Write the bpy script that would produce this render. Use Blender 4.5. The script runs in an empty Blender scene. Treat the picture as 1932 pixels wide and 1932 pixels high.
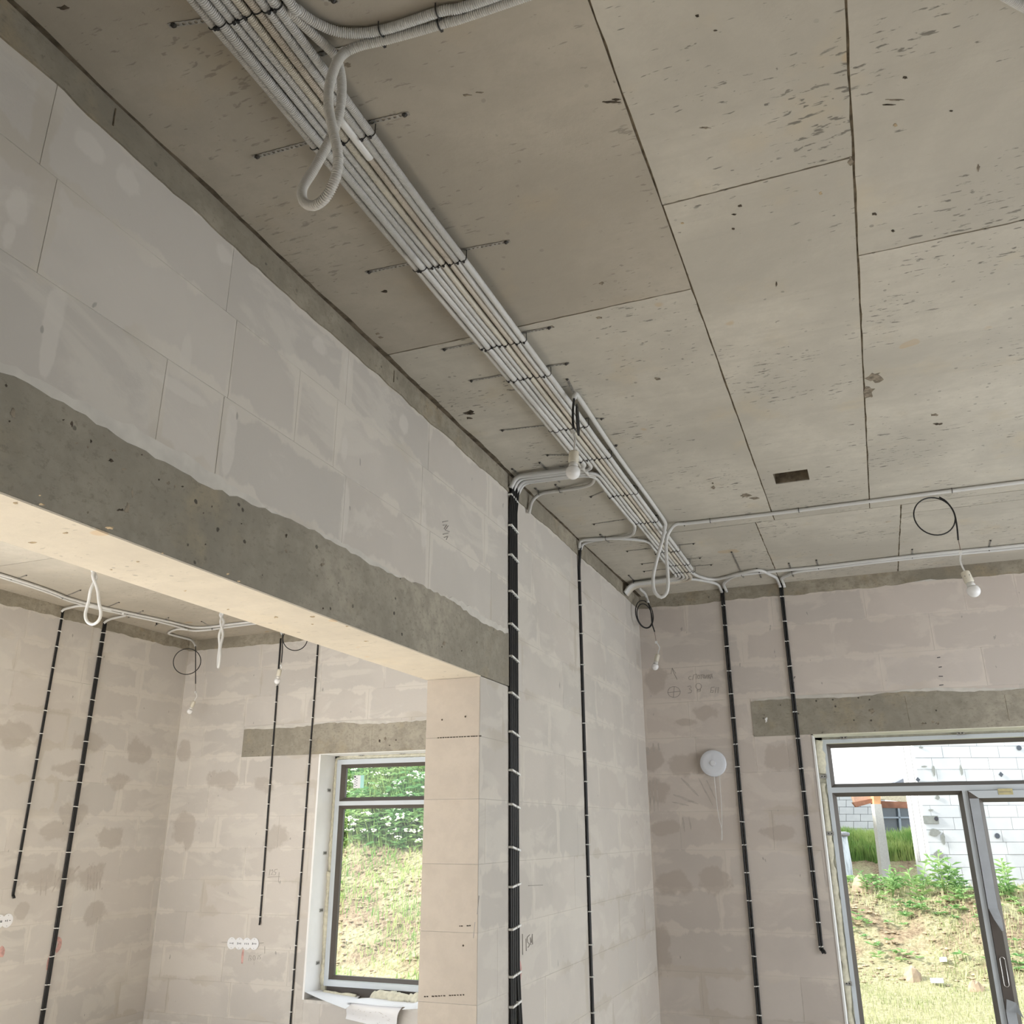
import bpy, math, random
from mathutils import Vector, Matrix
random.seed(7)
S = bpy.context.scene
COL = S.collection

# ---------------------------------------------------------------- camera
K = 1.55                      # eye height above the floor
F, CX, CY = 1655.0, 966.0, 966.0   # focal length and centre of a 1932 x 1932 frame
_dy = Vector((704, 600, 1655)).normalized()
_dz = Vector((-14, -4546, 1655)); _dz = (_dz - _dy * _dz.dot(_dy)).normalized()
_dx = _dy.cross(_dz)
if _dx.x < 0: _dx = -_dx
# rows: world axes seen in camera axes (x right, y down, z forward)
RW = Matrix((_dx, _dy, _dz))
cam_d = bpy.data.cameras.new('camera'); cam = bpy.data.objects.new('camera', cam_d); COL.objects.link(cam)
cam_d.sensor_fit = 'HORIZONTAL'; cam_d.sensor_width = 36.0; cam_d.lens = 36.0 * F / 1932.0
cam_d.clip_start = 0.05; cam_d.clip_end = 400
cx_ = RW @ Vector((1, 0, 0)); cy_ = RW @ Vector((0, -1, 0)); cz_ = RW @ Vector((0, 0, -1))
cam.matrix_world = Matrix(((cx_.x, cy_.x, cz_.x, 0), (cx_.y, cy_.y, cz_.y, 0), (cx_.z, cy_.z, cz_.z, K), (0, 0, 0, 1)))
S.camera = cam

# ---------------------------------------------------------------- world, sun, exposure
S.view_settings.view_transform = 'Standard'
S.view_settings.look = 'None'
S.view_settings.gamma = 1.0
S.view_settings.use_curve_mapping = False
S.view_settings.exposure = 1.05
SKY = 2.3
SUN = 8.5
W = bpy.data.worlds.new('overcast_sky'); S.world = W; W.use_nodes = True
nt = W.node_tree; nt.nodes.clear()
_o = nt.nodes.new('ShaderNodeOutputWorld'); _b = nt.nodes.new('ShaderNodeBackground')
_t = nt.nodes.new('ShaderNodeTexCoord'); _n = nt.nodes.new('ShaderNodeTexNoise'); _r = nt.nodes.new('ShaderNodeValToRGB')
_n.inputs['Scale'].default_value = 3.0; _n.inputs['Detail'].default_value = 4
_r.color_ramp.elements[0].color = (0.86, 0.93, 1.0, 1); _r.color_ramp.elements[0].position = .35
_r.color_ramp.elements[1].color = (1.0, 1.0, 1.0, 1); _r.color_ramp.elements[1].position = .65
nt.links.new(_t.outputs['Generated'], _n.inputs['Vector']); nt.links.new(_n.outputs['Fac'], _r.inputs['Fac'])
nt.links.new(_r.outputs['Color'], _b.inputs['Color']); _b.inputs['Strength'].default_value = SKY
nt.links.new(_b.outputs['Background'], _o.inputs['Surface'])
_sd = bpy.data.lights.new('sun', 'SUN'); _sd.energy = SUN; _sd.angle = math.radians(6); _sd.color = (1.0, .94, .85)
sun = bpy.data.objects.new('sun', _sd); COL.objects.link(sun)
# it stands beyond the next room's side wall and falls through the unseen opening widened there for it onto the floor
sun.rotation_euler = Vector((.75, .42, -.52)).to_track_quat('-Z', 'Y').to_euler()

S.cycles.use_adaptive_sampling = True; S.cycles.adaptive_threshold = .03; S.cycles.max_bounces = 8; S.cycles.diffuse_bounces = 4; S.cycles.caustics_reflective = False; S.cycles.caustics_refractive = False

# ---------------------------------------------------------------- places
CEIL = K + 1.65
XL = -1.498; XL2 = -1.745          # faces of the wall between the two rooms
XS = -5.70                          # far side wall of the next room
YF = 6.305                          # inner face of the window wall
YO = YF + .36
JY = 3.39                           # jamb of the wide opening
BEAM0, BEAM1 = K + .614, K + .842
ROW0 = K + .612; ROW = .2445        # block courses
RING = K + 1.557
def ray(u, v): return RW @ Vector((u - CX, v - CY, F))
def on_z(u, v, z): r = ray(u, v); k = (z - K) / r.z; return Vector((r.x * k, r.y * k, z))
def on_x(u, v, x): r = ray(u, v); k = x / r.x; return Vector((x, r.y * k, K + r.z * k))
def on_y(u, v, y): r = ray(u, v); k = y / r.y; return Vector((r.x * k, y, K + r.z * k))
def at_depth(u, v, d): return ray(u, v) * (d / F) + Vector((0, 0, K))
def ceil_pt(u, v, drop=.02): return on_z(u, v, CEIL - drop)
EYE = Vector((0, 0, K))

# ---------------------------------------------------------------- mesh helpers
class MB:
    def __init__(s): s.v = []; s.f = []
    def quad(s, a, b, c, d):
        n = len(s.v); s.v += [tuple(a), tuple(b), tuple(c), tuple(d)]; s.f.append((n, n+1, n+2, n+3)); return s
    def tri(s, a, b, c):
        n = len(s.v); s.v += [tuple(a), tuple(b), tuple(c)]; s.f.append((n, n+1, n+2)); return s
    def box(s, lo, hi, M=None):
        n = len(s.v); x0, y0, z0 = lo; x1, y1, z1 = hi
        p = [(x0,y0,z0),(x1,y0,z0),(x1,y1,z0),(x0,y1,z0),(x0,y0,z1),(x1,y0,z1),(x1,y1,z1),(x0,y1,z1)]
        if M is not None: p = [tuple(M @ Vector(q)) for q in p]
        s.v += p
        s.f += [(n,n+3,n+2,n+1),(n+4,n+5,n+6,n+7),(n,n+1,n+5,n+4),(n+1,n+2,n+6,n+5),(n+2,n+3,n+7,n+6),(n+3,n,n+4,n+7)]
        return s
    def prism(s, loop, d):
        """extrude a closed loop of points by vector d"""
        n = len(s.v); m = len(loop); d = Vector(d)
        s.v += [tuple(Vector(p)) for p in loop] + [tuple(Vector(p) + d) for p in loop]
        s.f.append(tuple(range(n + m - 1, n - 1, -1))); s.f.append(tuple(range(n + m, n + 2 * m)))
        for i in range(m):
            j = (i + 1) % m; s.f.append((n + i, n + j, n + m + j, n + m + i))
        return s
    def lathe(s, prof, seg=16, M=None):
        n = len(s.v); M = M or Matrix()
        for (r, z) in prof:
            for i in range(seg):
                a = 2 * math.pi * i / seg
                s.v.append(tuple(M @ Vector((r * math.cos(a), r * math.sin(a), z))))
        for k in range(len(prof) - 1):
            for i in range(seg):
                j = (i + 1) % seg
                s.f.append((n + k*seg + i, n + k*seg + j, n + (k+1)*seg + j, n + (k+1)*seg + i))
        s.f.append(tuple(n + i for i in range(seg - 1, -1, -1)))
        s.f.append(tuple(n + (len(prof) - 1) * seg + i for i in range(seg)))
        return s
    def tube(s, pts, r, seg=8, radii=None, flat=1.0):
        pts = [Vector(p) for p in pts]; m = len(pts); n = len(s.v)
        t = (pts[1] - pts[0]).normalized()
        up = Vector((0, 0, 1)) if abs(t.z) < .9 else Vector((1, 0, 0))
        a = t.cross(up).normalized(); b = a.cross(t).normalized()
        for i, p in enumerate(pts):
            if i == 0: tt = (pts[1] - pts[0])
            elif i == m - 1: tt = (pts[-1] - pts[-2])
            else: tt = pts[i + 1] - pts[i - 1]
            if tt.length > 1e-9: tt.normalize()
            else: tt = t
            a = (a - tt * a.dot(tt)); a = a.normalized() if a.length > 1e-6 else b.cross(tt).normalized()
            b = a.cross(tt)
            rr = radii[i] if radii else r
            for k in range(seg):
                w = 2 * math.pi * k / seg
                s.v.append(tuple(p + a * (rr * math.cos(w)) + b * (rr * flat * math.sin(w))))
            t = tt
        for i in range(m - 1):
            for k in range(seg):
                j = (k + 1) % seg
                s.f.append((n + i*seg + k, n + i*seg + j, n + (i+1)*seg + j, n + (i+1)*seg + k))
        s.f.append(tuple(n + k for k in range(seg - 1, -1, -1)))
        s.f.append(tuple(n + (m-1)*seg + k for k in range(seg)))
        return s
    def mesh(s, name, mat, smooth=False):
        me = bpy.data.meshes.new(name); me.from_pydata(s.v, [], s.f)
        if mat: me.materials.append(mat)
        if smooth: me.polygons.foreach_set('use_smooth', [True] * len(me.polygons))
        me.update(); return me
    def build(s, name, mat, parent=None, smooth=False):
        o = bpy.data.objects.new(name, s.mesh(name, mat, smooth)); COL.objects.link(o)
        if parent: o.parent = parent
        return o

def smooth_path(pts, step=.02):
    """Catmull-Rom through the points, resampled about every `step` metres"""
    P = [Vector(p) for p in pts]
    if len(P) == 2:
        n = max(1, int((P[1] - P[0]).length / step)); return [P[0].lerp(P[1], i / n) for i in range(n + 1)]
    Q = [P[0] * 2 - P[1]] + P + [P[-1] * 2 - P[-2]]
    out = []
    for i in range(1, len(Q) - 2):
        a, b, c, d = Q[i-1], Q[i], Q[i+1], Q[i+2]
        n = max(2, int((c - b).length / step))
        for k in range(n):
            t = k / n
            out.append(.5 * ((2*b) + (c - a) * t + (2*a - 5*b + 4*c - d) * t*t + (3*b - a - 3*c + d) * t**3))
    out.append(P[-1]); return out
def rounded_path(pts, rad=.08, step=.02):
    """straight legs joined by arcs of about radius rad"""
    P = [Vector(p) for p in pts]; out = [P[0]]
    for i in range(1, len(P) - 1):
        a = (P[i-1] - P[i]); c = (P[i+1] - P[i]); d = min(rad, a.length * .49, c.length * .49)
        p0 = P[i] + a.normalized() * d; p1 = P[i] + c.normalized() * d
        for k in range(7):
            t = k / 6; out.append(p0 * (1-t)**2 + P[i] * 2*t*(1-t) + p1 * t*t)
    out.append(P[-1])
    res = [out[0]]
    for q in out[1:]:
        n = max(1, int((q - res[-1]).length / step)); b = res[-1]
        for k in range(1, n + 1): res.append(b.lerp(q, k / n))
    return res

def thing(name, label, cat, loc=(0, 0, 0), group=None):
    o = bpy.data.objects.new(name, None); COL.objects.link(o); o.location = loc; o.empty_display_size = .05
    o['label'] = label; o['category'] = cat
    if group: o['group'] = group
    return o
def tag(o, label, cat, group=None):
    o['label'] = label; o['category'] = cat
    if group: o['group'] = group
    return o
def part(mb, name, mat, parent, smooth=False):
    """mesh given in world space, kept there under its thing"""
    loc = Vector(parent.location) if parent.parent is None else Vector((0, 0, 0))
    if loc.length > 0: mb.v = [tuple(Vector(p) - loc) for p in mb.v]
    return mb.build(name, mat, parent, smooth)
def structure(o, label=None):
    o['kind'] = 'structure'
    if label: o['label'] = label
    return o
ORD = ['first', 'second', 'third', 'fourth', 'fifth', 'sixth', 'seventh', 'eighth', 'ninth', 'tenth', 'eleventh', 'twelfth', 'thirteenth', 'fourteenth']

# ---------------------------------------------------------------- materials
class N:
    """small node-graph writer"""
    def __init__(s, name):
        s.m = bpy.data.materials.new(name); s.m.use_nodes = True; s.t = s.m.node_tree
        s.t.nodes.clear()
        s.out = s.t.nodes.new('ShaderNodeOutputMaterial'); s.b = s.t.nodes.new('ShaderNodeBsdfPrincipled')
        s.t.links.new(s.b.outputs[0], s.out.inputs[0]); s._pos = None
    def new(s, t, **kw):
        n = s.t.nodes.new(t)
        for k, v in kw.items(): setattr(n, k, v)
        return n
    def link(s, a, b): s.t.links.new(a, b)
    def val(s, sock, v):
        if hasattr(v, 'is_output') or isinstance(v, bpy.types.NodeSocket): s.link(v, sock)
        else: sock.default_value = v
    @property
    def pos(s):
        if s._pos is None: s._pos = s.new('ShaderNodeNewGeometry').outputs['Position']
        return s._pos
    def vmath(s, op, a, b=None):
        n = s.new('ShaderNodeVectorMath', operation=op); s.val(n.inputs[0], a)
        if b is not None: s.val(n.inputs[1], b)
        return n.outputs['Value'] if op in ('LENGTH', 'DOT_PRODUCT') else n.outputs['Vector']
    def math(s, op, a, b=0.0, c=None):
        n = s.new('ShaderNodeMath', operation=op); s.val(n.inputs[0], a); s.val(n.inputs[1], b)
        if c is not None: s.val(n.inputs[2], c)
        return n.outputs[0]
    def noise(s, vec, scale, detail=4, rough=.55, dist=0.0):
        n = s.new('ShaderNodeTexNoise'); s.link(vec, n.inputs['Vector']); n.inputs['Scale'].default_value = scale
        n.inputs['Detail'].default_value = detail; n.inputs['Roughness'].default_value = rough; n.inputs['Distortion'].default_value = dist
        return n.outputs['Fac']
    def ramp(s, x, lo, hi, a=0.0, b=1.0):
        n = s.new('ShaderNodeMapRange', interpolation_type='SMOOTHSTEP'); s.val(n.inputs['Value'], x)
        n.inputs['From Min'].default_value = lo; n.inputs['From Max'].default_value = hi
        n.inputs['To Min'].default_value = a; n.inputs['To Max'].default_value = b
        return n.outputs[0]
    def mix(s, f, a, b, blend='MIX'):
        n = s.new('ShaderNodeMix', data_type='RGBA', blend_type=blend, clamp_factor=True)
        s.val(n.inputs['Factor'], f)
        for i, c in ((6, a), (7, b)):
            if isinstance(c, (tuple, list)): n.inputs[i].default_value = (*c[:3], 1)
            else: s.link(c, n.inputs[i])
        return n.outputs[2]
    def bump(s, h, strength=.3, dist=.002):
        n = s.new('ShaderNodeBump'); n.inputs['Strength'].default_value = strength; n.inputs['Distance'].default_value = dist
        s.link(h, n.inputs['Height']); s.link(n.outputs[0], s.b.inputs['Normal'])
    def color(s, c):
        if isinstance(c, (tuple, list)): s.b.inputs['Base Color'].default_value = (*c[:3], 1)
        else: s.link(c, s.b.inputs['Base Color'])
    def rough(s, r): s.val(s.b.inputs['Roughness'], r)

def srgb(r, g, b):
    f = lambda c: (c / 255 / 12.92) if c / 255 <= .04045 else ((c / 255 + .055) / 1.055) ** 2.4
    return (f(r), f(g), f(b))
def plain(name, col, rough=.6, metal=0.0, var=.0, scale=30, spec=None):
    n = N(name)
    if var:
        f = n.ramp(n.noise(n.pos, scale, 4), .3, .7)
        n.color(n.mix(f, tuple(c * (1 - var) for c in col), tuple(min(1, c * (1 + var)) for c in col)))
    else: n.color(col)
    n.rough(rough); n.b.inputs['Metallic'].default_value = metal
    if spec is not None: n.b.inputs['Specular IOR Level'].default_value = spec
    return n.m
# walls of pale aerated-concrete blocks: tone differs from block to block, thin scraped mortar at the edges, damp blotches
def stain_mask(n, stains, axes):
    """stains: (point, half width, half height, edge softness)"""
    out = None
    wob = n.noise(n.pos, 7, 5, .62)
    wob2 = n.math('MULTIPLY_ADD', wob, 2.2, -1.1)
    for (c, ra, rz) in stains:
        v = n.vmath('SUBTRACT', n.pos, tuple(c))
        k = (1 / ra if 'x' in axes else 0, 1 / ra if 'y' in axes else 0, 1 / rz)
        d = n.vmath('LENGTH', n.vmath('MULTIPLY', v, k))
        m = n.ramp(n.math('ADD', d, wob2), 1.06, .72)
        out = m if out is None else n.math('MAXIMUM', out, m)
    return out
def block_mat(name, base, stains=(), axes='x', stain_col=(.87, .83, .79), dabs=()):
    n = N(name)
    oi = n.new('ShaderNodeObjectInfo').outputs['Random']
    tc = n.new('ShaderNodeTexCoord')
    g = tc.outputs['Generated']
    a = tuple(c * .93 for c in base); b = tuple(min(.95, c * 1.05) for c in base)
    c = n.mix(n.ramp(oi, 0, 1), a, b)
    # pinkish or greenish cast from block to block
    r2 = n.math('FRACT', n.math('MULTIPLY', oi, 7.31))
    c = n.mix(n.math('MULTIPLY', r2, .7), c, (base[0] * 1.0, base[1] * .972, base[2] * .955))
    # wide soft clouds
    c = n.mix(n.ramp(n.noise(n.pos, 1.7, 5, .6), .42, .70, 0, .55), c, tuple(x * .86 for x in base))
    # trowelled skim of pale mortar, streaky
    mp = n.vmath('MULTIPLY', n.pos, (2.2, 2.2, 5.0))
    sk = n.ramp(n.noise(mp, 1.0, 6, .62, .6), .53, .62, 0, .52)
    c = n.mix(sk, c, (min(.9, base[0] * 1.11), min(.9, base[1] * 1.11), min(.9, base[2] * 1.09)))
    # mortar along the block edges
    sx = n.new('ShaderNodeSeparateXYZ'); n.link(g, sx.inputs[0])
    ex = n.math('MINIMUM', sx.outputs[0], n.math('SUBTRACT', 1.0, sx.outputs[0]))
    ey = n.math('MINIMUM', sx.outputs[1], n.math('SUBTRACT', 1.0, sx.outputs[1]))
    e = n.math('MINIMUM', n.math('MULTIPLY', ex, .6), n.math('MULTIPLY', ey, .24))
    ed = n.math('ADD', e, n.math('MULTIPLY_ADD', n.noise(n.vmath('MULTIPLY', n.pos, (1, 1, .55)), 5, 5, .6), .20, -.105))
    em = n.ramp(ed, .020, .004, 0, .58)
    c = n.mix(em, c, n.mix(n.ramp(n.noise(n.pos, 1.1, 2), .52, .64), (min(.92, base[0] * 1.16), min(.92, base[1] * 1.15), min(.9, base[2] * 1.12)), (base[0] * .86, base[1] * .83, base[2] * .77)))
    if stains:
        c = n.mix(n.math('MULTIPLY', stain_mask(n, stains, axes), .62), c, tuple(base[i] * stain_col[i] * .86 for i in range(3)))
    if dabs:
        c = n.mix(n.math('MULTIPLY', stain_mask(n, dabs, axes), .6), c, tuple(min(.9, x * 1.14) for x in base))
    # few dark specks and pencil-thin scratches
    sp = n.ramp(n.noise(n.vmath('MULTIPLY', n.pos, (1, 1, .45)), 24, 2, .5), .74, .77, 0, .6)
    c = n.mix(sp, c, tuple(x * .45 for x in base))
    n.color(c); n.rough(.93); n.b.inputs['Specular IOR Level'].default_value = .15
    n.bump(n.math('ADD', n.noise(n.pos, 55, 6, .65), n.math('MULTIPLY', sk, .5)), .25, .004)
    return n.m
def concrete_mat(name, base, pits=.6, grain=0.0, warm=(1.0, .93, .80), blot=1.0):
    n = N(name)
    oi = n.new('ShaderNodeObjectInfo').outputs['Random']
    off = n.new('ShaderNodeCombineXYZ'); n.link(n.math('MULTIPLY', oi, 17.0), off.inputs[0]); n.link(n.math('MULTIPLY', oi, 9.0), off.inputs[1])
    p = n.vmath('ADD', n.pos, off.outputs[0])
    c = n.mix(n.ramp(n.noise(p, 1.3, 6, .6, .4), .33, .68), tuple(x * (1 - .15 * blot) for x in base), tuple(min(.95, x * (1 + .08 * blot)) for x in base))
    c = n.mix(n.ramp(n.noise(p, 3.1, 5, .6), .55, .72, 0, .55 * blot), c, (base[0] * warm[0], base[1] * warm[1], base[2] * warm[2]))
    c = n.mix(n.ramp(n.noise(p, 14, 6, .7), .38, .66, 0, .35 * max(1, blot * .9)), c, tuple(x * (.82 if blot < 1.5 else .66) for x in base))
    if blot > 1.5: c = n.mix(n.ramp(n.noise(n.vmath('MULTIPLY', p, (1, 1, 1.6)), 42, 5, .75), .52, .68, 0, .6), c, tuple(x * .55 for x in base))
    if grain:   # imprint of the shuttering plywood: short dark flecks along x
        q = n.vmath('MULTIPLY', p, (19.0, 70.0, 1.0))
        area = n.ramp(n.noise(p, 1.9, 4, .6), .36, .66)
        fl = n.ramp(n.math('ADD', n.noise(q, 1.0, 3, .62, .25), n.math('MULTIPLY', area, .125)), .705, .775, 0, .9 * grain)
        c = n.mix(fl, c, tuple(x * .34 for x in base))
        q3 = n.vmath('MULTIPLY', p, (30.0, 46.0, 1.0))
        c = n.mix(n.ramp(n.math('ADD', n.noise(q3, 1.0, 2, .5), n.math('MULTIPLY', area, .07)), .77, .81, 0, .8 * grain), c, tuple(x * .26 for x in base))
        c = n.mix(n.ramp(n.noise(p, 5.5, 2, .4), .735, .76, 0, .5), c, (base[0] * .92, base[1] * .72, base[2] * .48))
        q2 = n.vmath('MULTIPLY', p, (2.0, 22.0, 1.0))
        c = n.mix(n.ramp(n.noise(q2, 1.0, 4, .6), .50, .68, 0, .28 * grain), c, tuple(x * .80 for x in base))
    if pits:
        vz = n.new('ShaderNodeTexVoronoi'); n.link(p, vz.inputs['Vector']); vz.inputs['Scale'].default_value = 17
        dd = n.math('ADD', vz.outputs['Distance'], n.math('MULTIPLY', n.noise(p, 60, 2), .16))
        gate = n.ramp(n.noise(p, 2.3, 3), .50, .58)
        pm = n.math('MULTIPLY', n.ramp(dd, .205, .165), n.math('MULTIPLY', gate, pits))
        c = n.mix(pm, c, tuple(x * .22 for x in base))
    n.color(c); n.rough(.88); n.b.inputs['Specular IOR Level'].default_value = .2
    n.bump(n.noise(p, 40, 6, .65), .25, .003)
    return n.m

BASE = (.622, .592, .558)
M = {}
def PF(u, v): return on_y(u, v, YF)
def PL(u, v): return on_x(u, v, XL)
def PS(u, v): return on_x(u, v, XS)
M['block_far'] = block_mat('aerated block, window wall', (.625, .572, .530), [
    (PF(1330, 1345), .10, .06), (PF(1295, 1362), .09, .03), (PF(1470, 1425), .10, .085), (PF(1270, 1665), .13, .085), (PF(1345, 1660), .13, .085),
    (PF(1235, 1430), .08, .09), (PF(1245, 1490), .11, .08), (PF(1235, 1290), .09, .12), (PF(1300, 1440), .16, .08), (PF(1255, 1560), .10, .05), (PF(1470, 1570), .12, .05), (PF(1248, 1790), .08, .14)], 'x')
M['block_side_far'] = block_mat('aerated block, next room window wall', BASE, [
    (PF(348, 1415), .09, .10), (PF(420, 1470), .19, .09), (PF(345, 1560), .12, .12), (PF(355, 1580), .06, .12), (PF(495, 1480), .10, .07), (PF(520, 1580), .14, .10), (PF(345, 1240), .12, .12)], 'x')
M['block_left'] = block_mat('aerated block, dividing wall', (.612, .580, .538), [], 'y', dabs=[(PL(u, v), a, b) for u, v, a, b in ((103, 590, .022, .07), (92, 655, .02, .07), (436, 800, .02, .05), (430, 855, .02, .07), (34, 398, .03, .06), (18, 440, .02, .04), (168, 275, .05, .035), (246, 345, .045, .04), (424, 482, .05, .035), (352, 660, .02, .07), (605, 655, .05, .035), (655, 700, .025, .07), (650, 845, .025, .07), (762, 800, .04, .05), (945, 985, .05, .04), (800, 1000, .03, .09), (651, 960, .025, .12), (340, 735, .12, .02))])
M['block_side'] = block_mat('aerated block, next room side wall', BASE, [
    (PS(265, 1420), .16, .10), (PS(225, 1475), .12, .07), (PS(30, 1385), .16, .10), (PS(170, 1400), .2, .07), (PS(140, 1450), .20, .05), (PS(140, 1535), .14, .09), (PS(105, 1570), .14, .08), (PS(208, 1580), .14, .09),
    (PS(85, 1660), .30, .08), (PS(170, 1655), .14, .1), (PS(178, 1725), .12, .09), (PS(40, 1720), .06, .06)], 'y')
M['jamb'] = concrete_mat('sawn block face', (.60, .525, .445), 0, 0, (1.0, .95, .88), .55)
M['mortar'] = plain('mortar joints', (.66, .635, .60), .95, var=.12, scale=14, spec=.1)
M['conc_ceiling'] = concrete_mat('shuttered concrete ceiling', (.555, .522, .455), .45, 1.0)
M['conc_ceiling_smooth'] = concrete_mat('smoother concrete ceiling', (.460, .420, .355), .22, .5, (1.0, .93, .82), .9)
M['conc_joint'] = plain('ceiling joint', (.20, .165, .12), .95, var=.35, scale=25, spec=.1)
M['conc_beam'] = concrete_mat('grey cast concrete', (.37, .340, .282), .95, 0, (1.0, .94, .82), 1.8)
M['conc_soffit'] = concrete_mat('smooth pale beam underside', (.80, .72, .595), .35, .30, (1, .95, .85), .6)
M['conc_ring'] = concrete_mat('rough ring beam concrete', (.36, .325, .262), .6, 0, (1.0, .92, .80), 2.2)
M['floor'] = plain('cement screed', (.555, .52, .468), .9, var=.12, scale=3, spec=.1)
M['plaster_white'] = plain('white painted reveal', (.88, .88, .88), .9, var=.03, scale=5, spec=.1)
M['conduit'] = plain('grey corrugated plastic', (.665, .665, .655), .42, var=.03, scale=8)
M['conduit_old'] = plain('yellowed corrugated plastic', (.68, .645, .565), .42, var=.06, scale=8)
M['conduit_brown'] = plain('browned corrugated plastic', (.62, .565, .49), .42, var=.08, scale=8)
M['conduit_warm'] = plain('warm grey corrugated plastic', (.64, .625, .595), .42, var=.04, scale=8)
M['black'] = plain('black cable sheath', (.010, .010, .011), .5)
M['tie'] = plain('black cable tie', (.014, .014, .015), .5)
M['white_tie'] = plain('white cable tie', (.82, .82, .80), .45)
M['white_pvc'] = plain('white plastic', (.80, .80, .79), .35)
M['steel'] = plain('galvanised steel', (.42, .41, .39), .45, .85, var=.25, scale=60)
M['screw'] = plain('dark screw head', (.06, .055, .05), .5, .6)
M['frame'] = plain('grey window profile', (.60, .645, .69), .42, var=.04, scale=3)
M['gasket'] = plain('dark brown profile edge', (.10, .085, .075), .5)
M['foam'] = plain('mounting foam', (.72, .69, .56), .95, var=.1, scale=40, spec=.1)
M['paper'] = plain('white paper', (.86, .87, .90), .85, spec=.1)
M['pencil'] = plain('pencil line', (.27, .245, .23), .8)
M['pencil_faint'] = plain('faint pencil line', (.40, .37, .34), .8)
M['ink'] = plain('black ink', (.03, .03, .04), .7)
M['red'] = plain('red paint mark', (.60, .36, .33), .85, var=.2, scale=40)
M['bulb'] = plain('opal bulb', (.88, .88, .89), .25)
M['socket'] = plain('cream lamp socket', (.70, .66, .56), .4)
M['copper'] = plain('brown wire', (.16, .09, .06), .5)
def glass_mat():
    n = N('window glass')
    tr = n.new('ShaderNodeBsdfTransparent'); gl = n.new('ShaderNodeBsdfGlossy'); mx = n.new('ShaderNodeMixShader'); fr = n.new('ShaderNodeFresnel')
    tr.inputs[0].default_value = (.55, .572, .572, 1); gl.inputs['Roughness'].default_value = .02; fr.inputs[0].default_value = 1.4
    n.link(fr.outputs[0], mx.inputs[0]); n.link(tr.outputs[0], mx.inputs[1]); n.link(gl.outputs[0], mx.inputs[2]); n.link(mx.outputs[0], n.out.inputs[0])
    return n.m
M['glass'] = glass_mat()
# ---------------------------------------------------------------- shell
def sub_rect(r, holes):
    """rectangle (a0, a1, b0, b1) minus rectangles"""
    out = [r]
    for h in holes:
        nxt = []
        for (a0, a1, b0, b1) in out:
            x0, x1, y0, y1 = max(a0, h[0]), min(a1, h[1]), max(b0, h[2]), min(b1, h[3])
            if x0 >= x1 - 1e-6 or y0 >= y1 - 1e-6: nxt.append((a0, a1, b0, b1)); continue
            if a0 < x0: nxt.append((a0, x0, b0, b1))
            if x1 < a1: nxt.append((x1, a1, b0, b1))
            if b0 < y0: nxt.append((x0, x1, b0, y0))
            if y1 < b1: nxt.append((x0, x1, y1, b1))
        out = nxt
    return out
def wall_slab(name, mat, axis, face, back, a0, a1, holes, z0=0.0, z1=None, gap=.0012):
    """axis 'x': wall runs along x (face = y value); axis 'y': runs along y (face = x value)"""
    z1 = z1 or CEIL + .2
    mb = MB(); s = 1 if back > face else -1
    f = face + s * gap
    for (p0, p1, q0, q1) in sub_rect((a0, a1, z0, z1), holes):
        if axis == 'x': mb.box((p0, min(f, back), q0), (p1, max(f, back), q1))
        else: mb.box((min(f, back), p0, q0), (max(f, back), p1, q1))
    return structure(mb.build(name, mat))
_bm = {}
def block_mesh(l, h, mat):
    k = (round(l, 3), round(h, 3), mat.name)
    if k not in _bm:
        e = .0012; b = .0004; d = .0012
        mb = MB()
        o = [(b, b), (l-b, b), (l-b, h-b), (b, h-b)]; i = [(e, e), (l-e, e), (l-e, h-e), (e, h-e)]
        mb.v = [(x, y, -d) for x, y in o] + [(x, y, 0) for x, y in i]
        mb.f = [(4, 5, 6, 7)] + [(k2, (k2+1) % 4, 4 + (k2+1) % 4, 4 + k2) for k2 in range(4)]
        _bm[k] = mb.mesh('block', mat)
    return _bm[k]
def lay_blocks(parent, mat, axis, face, nrm, a0, a1, z0, z1, holes, seed, length=.61, name='block'):
    rnd = random.Random(seed)
    k = 0
    lo = ROW0 - ROW * math.ceil((ROW0 - z0) / ROW)
    z = lo
    while z < z1 - 1e-4:
        off = -rnd.uniform(0, length) if k % 2 == 0 else -((length * .5 + rnd.uniform(-.1, .1)) % length)
        a = a0 + off
        while a < a1:
            L = length if rnd.random() > .10 else length * rnd.choice((.5, .35, .7))
            r = (max(a, a0), min(a + L, a1), max(z, z0), min(z + ROW, z1))
            if r[1] - r[0] > .012 and r[3] - r[2] > .012:
                for (p0, p1, q0, q1) in sub_rect(r, holes):
                    if p1 - p0 < .02 or q1 - q0 < .02: continue
                    o = bpy.data.objects.new(name, block_mesh(p1 - p0, q1 - q0, mat)); COL.objects.link(o); o.parent = parent
                    d = rnd.uniform(.0, .0006)
                    if axis == 'x':   # local x along wall, y up, z to the room
                        if nrm < 0: m = Matrix(((1, 0, 0, p0), (0, 0, -1, face + nrm * d), (0, 1, 0, q0), (0, 0, 0, 1)))
                        else: m = Matrix(((-1, 0, 0, p1), (0, 0, 1, face + nrm * d), (0, 1, 0, q0), (0, 0, 0, 1)))
                    else:
                        if nrm > 0: m = Matrix(((0, 0, 1, face + nrm * d), (1, 0, 0, p0), (0, 1, 0, q0), (0, 0, 0, 1)))
                        else: m = Matrix(((0, 0, -1, face + nrm * d), (-1, 0, 0, p1), (0, 1, 0, q0), (0, 0, 0, 1)))
                    tilt = Matrix.Rotation(rnd.uniform(-.0012, .0012), 4, 'X') @ Matrix.Rotation(rnd.uniform(-.0005, .0005), 4, 'Y')
                    o.matrix_local = m @ tilt
            a += L
        z += ROW; k += 1
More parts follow.
